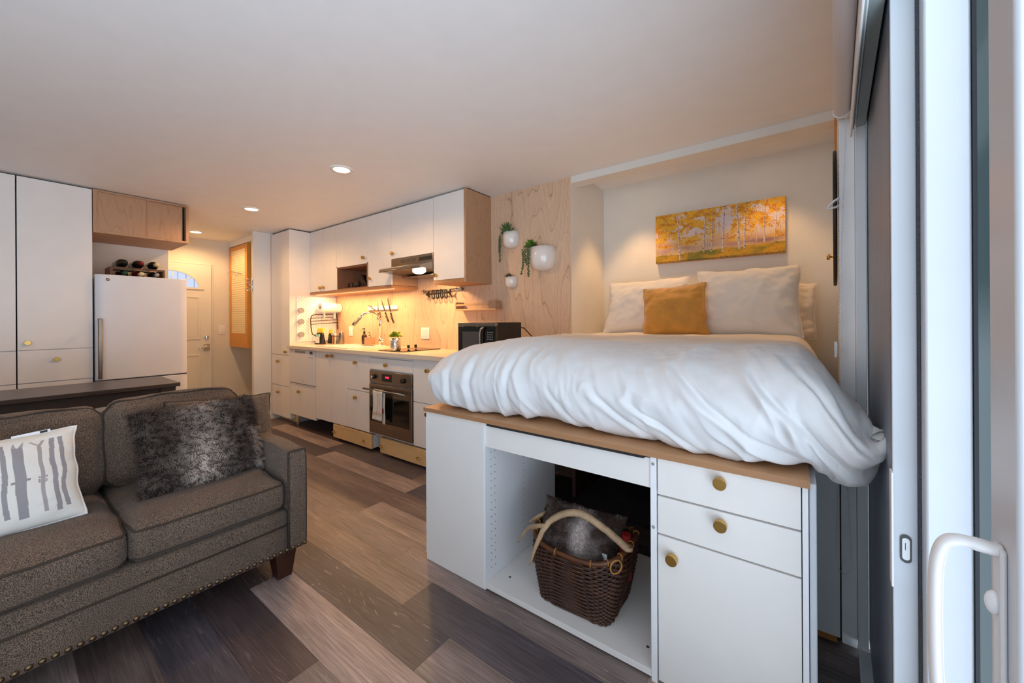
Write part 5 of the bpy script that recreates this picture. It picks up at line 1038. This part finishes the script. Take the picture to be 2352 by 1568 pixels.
# ------------------------------------------------------------------ canvas print of an autumn birch wood
def canvas():
    t = thing('canvas_print', 'wide canvas print of a yellow autumn birch wood above the pillows', 'picture', (-.465, 3.17, 1.62))
    x0, x1, z0, z1 = -.888, -.047, 1.622, 1.998; NX, NZ = 560, 250; rn = random.Random(11)
    trunks = [(.03, .010, .10, .85, 1), (.065, .006, .12, .7, 0), (.145, .010, .07, .62, 1), (.155, .006, .10, .8, 0), (.205, .013, .03, 1, 2), (.225, .007, .05, .6, 1), (.26, .006, .13, .9, 0), (.305, .008, .08, .8, 0), (.31, .012, .0, .0, 0), (.345, .007, .12, .9, 0), (.385, .007, .15, .8, 1), (.425, .012, .15, .9, 2), (.44, .007, .15, .9, 1), (.452, .009, .15, 1, 1), (.468, .011, .15, 1, 2), (.50, .006, .3, 1, 0), (.545, .009, .18, 1, 1), (.575, .013, .12, 1, 2), (.675, .015, .14, 1, 2), (.69, .007, .2, .8, 0), (.733, .013, .15, 1, 2), (.765, .007, .28, 1, 0), (.795, .008, .25, 1, 1), (.83, .006, .28, 1, 0), (.86, .008, .22, 1, 1), (.872, .010, .22, .9, 2), (.93, .009, .25, .95, 2), (.955, .007, .28, .95, 1)]
    cols = []
    def mixc(a, b, k): k = max(0, min(1, k)); return tuple(a[i] * (1 - k) + b[i] * k for i in range(3))
    Lc = lambda r, g, b: lin((r / 255, g / 255, b / 255))
    sky, haze, purp, gold, gold2, rust, ground, grn, whit, shade, dk = Lc(222, 208, 212), Lc(236, 196, 130), Lc(160, 112, 118), Lc(226, 164, 26), Lc(200, 120, 14), Lc(214, 130, 70), Lc(214, 158, 10), Lc(132, 128, 22), Lc(240, 228, 222), Lc(150, 122, 112), Lc(60, 40, 34)
    for j in range(NZ + 1):
        v = j / NZ
        for i in range(NX + 1):
            u = i / NX; c = mixc(haze, sky, (v - .25) * 2.2 + .5 * nz3(u * 5, v * 4))
            c = mixc(c, purp, max(0, 1 - abs(v - .27) / .16) * (.5 + .9 * nz3(u * 7, v * 6, 4))); c = mixc(c, rust, max(0, 1 - abs(v - .36) / .12) * (.25 + 1.2 * nz3(u * 6 + 9, v * 5, 7)))
            for (tx, tw, b0, b1, lv) in trunks:
                lean = .012 * sin(v * 2.2 + tx * 40); dx = abs(u - tx - lean); ww = tw * .42 * (1.2 - .45 * v)
                if dx < ww and b0 < v < b1 and lv < 2: c = mixc(c, mixc(whit, shade, .25 + .5 * dx / ww), .55 if lv == 0 else .8)
            can = nz3(u * 9, v * 6, 12) + .7 * nz3(u * 30, v * 15, 21) + .8 * nz3(u * 95, v * 50, 2); th = .12 - (v - .35) * .95 - .28 * max(0, .45 - u) * 1.6 + (.45 if .5 < u < .62 else 0) * (v < .97)
            if v > .3 and can > th: c = mixc(gold, gold2 if nz3(u * 18, v * 12, 30) > .05 else Lc(236, 182, 40), .5 + 1.4 * nz3(u * 60, v * 34, 8))
            for (tx, tw, b0, b1, lv) in trunks:
                lean = .012 * sin(v * 2.2 + tx * 40); dx = (u - tx - lean); ww = tw * .45 * (1.25 - .5 * v)
                if abs(dx) < ww and b0 < v < b1 and lv == 2 and (v < .7 or nz3(u * 40, v * 16, 77) > -.1):
                    c = mixc(whit, shade, .5 + .5 * dx / ww)
                    if nz3(u * 60, v * 60, 3) > .32: c = dk
            gl = .12 + .06 * u + .035 * nz3(u * 8, 3) + .02 * nz3(u * 40, 6) 
            if v < gl + .03 and v < .9:
                k = nz3(u * 60, v * 60, 14) + .6 * nz3(u * 16, v * 20, 5); g_ = mixc(ground, grn, .25 + 1.2 * nz3(u * 9, v * 9, 40) + (.5 if .28 < u < .5 else 0)); g_ = mixc(g_, dk, .35 * (k < -.25) + (.5 * (v < .03))); inside = any(abs(u - tx - .012 * sin(v * 2.2 + tx * 40)) < tw * .5 and v > b0 for (tx, tw, b0, b1, lv) in trunks if lv == 2)
                if not inside: c = g_
            cols.append(tuple(x * .92 for x in c) + (1,))
    mb = MB().grid(lambda u, v: (x0 + u * (x1 - x0), 3.139, z0 + v * (z1 - z0)), NX, NZ, False); mb.c = cols; mb.build('printed_face', 'paint_v', t, fix=False)
    B(x0, x1, 3.1392, 3.179, z0, z1).build('stretcher', 'orange', t)
canvas()

# ------------------------------------------------------------------ window wall pieces
def wb(name, n0, n1, t0, t1, z0, z1, m, parent=None, bevel=.0015): return wbox(MB(), n0, n1, t0, t1, z0, z1).build(name, m, parent, bevel)
o = tag(wb('trim_3', .014, .056, 1.838, 1.859, .0, 1.9, 'drywall'), kind='structure')
fr = sroot('window_1', W(.09, 1.5, 0))
wb('jamb', .0565, .084, 1.80, 1.858, .03, 1.9, 'alu', fr); wb('head', .0575, .084, -1.6, 1.799, 1.846, 1.899, 'alug', fr); wb('sill', .0565, .09, -1.6, 1.799, 0.001, .03, 'alu', fr)
wb('shade_panel', .0885, .0925, 1.11, 1.857, .03, 1.9, 'screen', fr, 0)
wb('stile', .0885, .1245, 1.10, 1.13, .03, 1.9, 'pvc', fr); wb('edge_bead', .0845, .0884, 1.08, 1.11, .64, .87, 'handle', fr)
mb = MB(); 
kz = .716
mb = MB().tube([W(.107, 1.0995, kz - .022), W(.107, 1.0995, kz + .022)], .0105, 16, flat=.15); 
def stadium(n0, r, h, t0, t1):
    P = [(n0 + cos(a) * r, kz + (h if a <= pi else -h) + sin(a) * r) for a in [2 * pi * (i + .5) / 24 for i in range(24)]]
    k = len(P); return MB().add([W(p[0], t0, p[1]) for p in P] + [W(p[0], t1, p[1]) for p in P], [tuple(range(k)), tuple(range(k, 2 * k))[::-1]] + [(i, (i + 1) % k, k + (i + 1) % k, k + i) for i in range(k)])
stadium(.107, .0085, .0195, 1.0975, 1.0999).build('keeper_plate', 'dgrey', fr); stadium(.107, .0055, .0165, 1.0965, 1.0974).build('keeper_slot', 'alu', fr)
wbox(MB(), .1055, .1065, 1.0958, 1.0964, kz - .002, kz + .012).build('keeper_mark', 'ink', fr)
wb('pile_strip', .1246, .1285, 1.095, 1.12, .03, 1.9, 'brush', fr, 0)
f2 = sroot('door_2', W(.16, 1.05, 0))
wb('stile', .129, .188, 1.05, 1.12, .03, 1.9, 'pvc', f2, .004); wb('seal', .1881, .193, 1.045, 1.10, .03, 1.9, 'seal', f2, 0); wb('glass_pane', .1931, .214, 1.05, 1.07, .03, 1.9, 'dgreen', f2, 0); wb('outer_seal', .2141, .22, 1.04, 1.08, .03, 1.9, 'seal', f2, 0); wb('outer_stile', .2201, .26, 1.0, 1.1, .03, 1.9, 'pvc', f2)
f3 = sroot('door_3', W(.15, .6, 0))
wb('stile', .1255, .175, .56, .64, .03, 1.9, 'pvc', f3, .004)
hb = wb('handle_plate', .121, .1254, .585, .61, .72, .955, 'handle', f3, .003)
def hnd():
    c = [(.124, .598, .950), (.110, .597, .9515), (.095, .596, .952), (.086, .596, .945), (.081, .596, .925), (.0795, .596, .89), (.0795, .596, .84), (.081, .596, .79), (.086, .596, .758), (.098, .597, .745), (.124, .598, .742)]
    q = [catmull(c, i / 50) for i in range(51)]; return MB().tube([W(*p) for p in q], [.0075 if 6 < i < 44 else .0085 for i in range(51)], 14, flat=.75)
hnd().build('grip', 'handle', f3); MB().sphere(W(.119, .597, .898), .009, 8, (.7, .7, 1.3)).build('thumb_latch', 'handle', f3)
# roller blind
t = thing('roller_blind', 'white roller blind rolled up in its cassette above the sliding door', 'blind', W(.022, 1.0, 1.9)); 
MB().tube([W(.0205, -.8, 1.886), W(.0205, 1.72, 1.886)], .0215, 32).build('fabric_roll', 'blind', t)
MB().tube([W(.0205, 1.7205, 1.886), W(.0205, 1.728, 1.886)], .0235, 32).build('end_cap', 'edge', t)
wb('cassette', .0425, .0475, -.8, 1.755, 1.80, 1.905, 'trim', t); wb('track_groove', .0476, .052, -.8, 1.74, 1.82, 1.905, 'alug', t); wb('outer_track', .0521, .0565, -.8, 1.74, 1.83, 1.905, 'alu', t)
def chain():
    t = thing('bead_chain', 'white beaded pull chain looped from the blind to below the duvet', 'chain', W(.02, 1.72, .3)); mb = MB(); pts = []
    zt, zb = 1.865, .295
    L1 = [(.009 + .004 * min(1, (zt - z) / .2) * 1 if z > 1.55 else .0105, z) for z in [zt - i * .0065 for i in range(int((zt - .35) / .0065))]]
    for n_, z in L1:
        k = max(0, (1.0 - z) / .65); pts.append((n_ + .0 - .010 * k * (1 - .0), z))
    for n_, z in [(.032 - .016 * min(1, (zt - z) / .5) + .0, z) for z in [zt - i * .0065 for i in range(int((zt - .35) / .0065))]]:
        k = max(0, (1.0 - z) / .65); pts.append((n_ + .024 * k, z))
    a0 = (.0005, .35); a1 = (.040, .35)
    for i in range(1, 12): a = pi * i / 12; pts.append((.02 - cos(a) * .0195, .35 - sin(a) * .045))
    for n_, z in pts:
        c = W(n_, 1.735, z); mb.add([c + Vector(d) * .0023 for d in ((1, 0, 0), (-1, 0, 0), (0, 1, 0), (0, -1, 0), (0, 0, 1), (0, 0, -1))], [(0, 2, 4), (2, 1, 4), (1, 3, 4), (3, 0, 4), (2, 0, 5), (1, 2, 5), (3, 1, 5), (0, 3, 5)], True)
    mb.build('beads', 'edge', t)['kind'] = 'stuff'
    MB().tube([W(.014, 1.73, 1.592), W(0, 1.73, 1.585), W(-.014, 1.73, 1.57), W(-.02, 1.73, 1.562), W(-.010, 1.73, 1.560), W(.012, 1.73, 1.565)], [.008, .006, .005, .004, .005, .007], 10, flat=.6).build('cord_clip', 'edge', t)
    wbox(MB(), -.002, .007, 1.725, 1.74, 1.045, 1.10).build('cord_bracket', 'edge', t, .002)
chain()
t = thing('wood_edge_strip', 'thin orange wooden strip along the wall behind the roller blind', 'trim', W(0, 1.5, 1.9)); wb('strip', .0015, .0115, .5, 3.05, 2.165, 2.2, 'orange', t, 0)
# round dark mirror on the right wall, seen edge-on
t = thing('round_mirror', 'dark round mirror on the right wall seen almost edge-on', 'mirror', W(.0, 2.45, 1.3))
cm = W(.002, 2.45, 1.66); nx = Vector((-cos(AW), sin(AW), 0)); ty = Vector((sin(AW), cos(AW), 0))
ring = [cm + ty * cos(2 * pi * i / 60) * .315 + Vector((0, 0, sin(2 * pi * i / 60) * .315)) for i in range(60)]
MB().tube(ring, .007, 8, closed=True).build('frame', 'blackp', t)
mb = MB().add([p + nx * .003 for p in ring] + [p - nx * .008 for p in ring], [tuple(range(60)), tuple(range(60, 120))[::-1]]); mb.build('glass', 'mirror', t)
t = thing('wall_peg', 'small brass peg on the right wall beside the round mirror', 'peg', W(-.02, 2.7, 1.5)); MB().tube([W(.013, 2.84, 1.53), W(-.02, 2.84, 1.53)], [.006, .006], 12).tube([W(-.02, 2.84, 1.53), W(-.035, 2.84, 1.53)], [.016, .016], 20).build('peg', 'brass', t)
for o in list(D.objects):
    if o.type == 'MESH' and o.parent is None and 'kind' not in o and 'label' not in o: print('UNTAGGED', o.name)
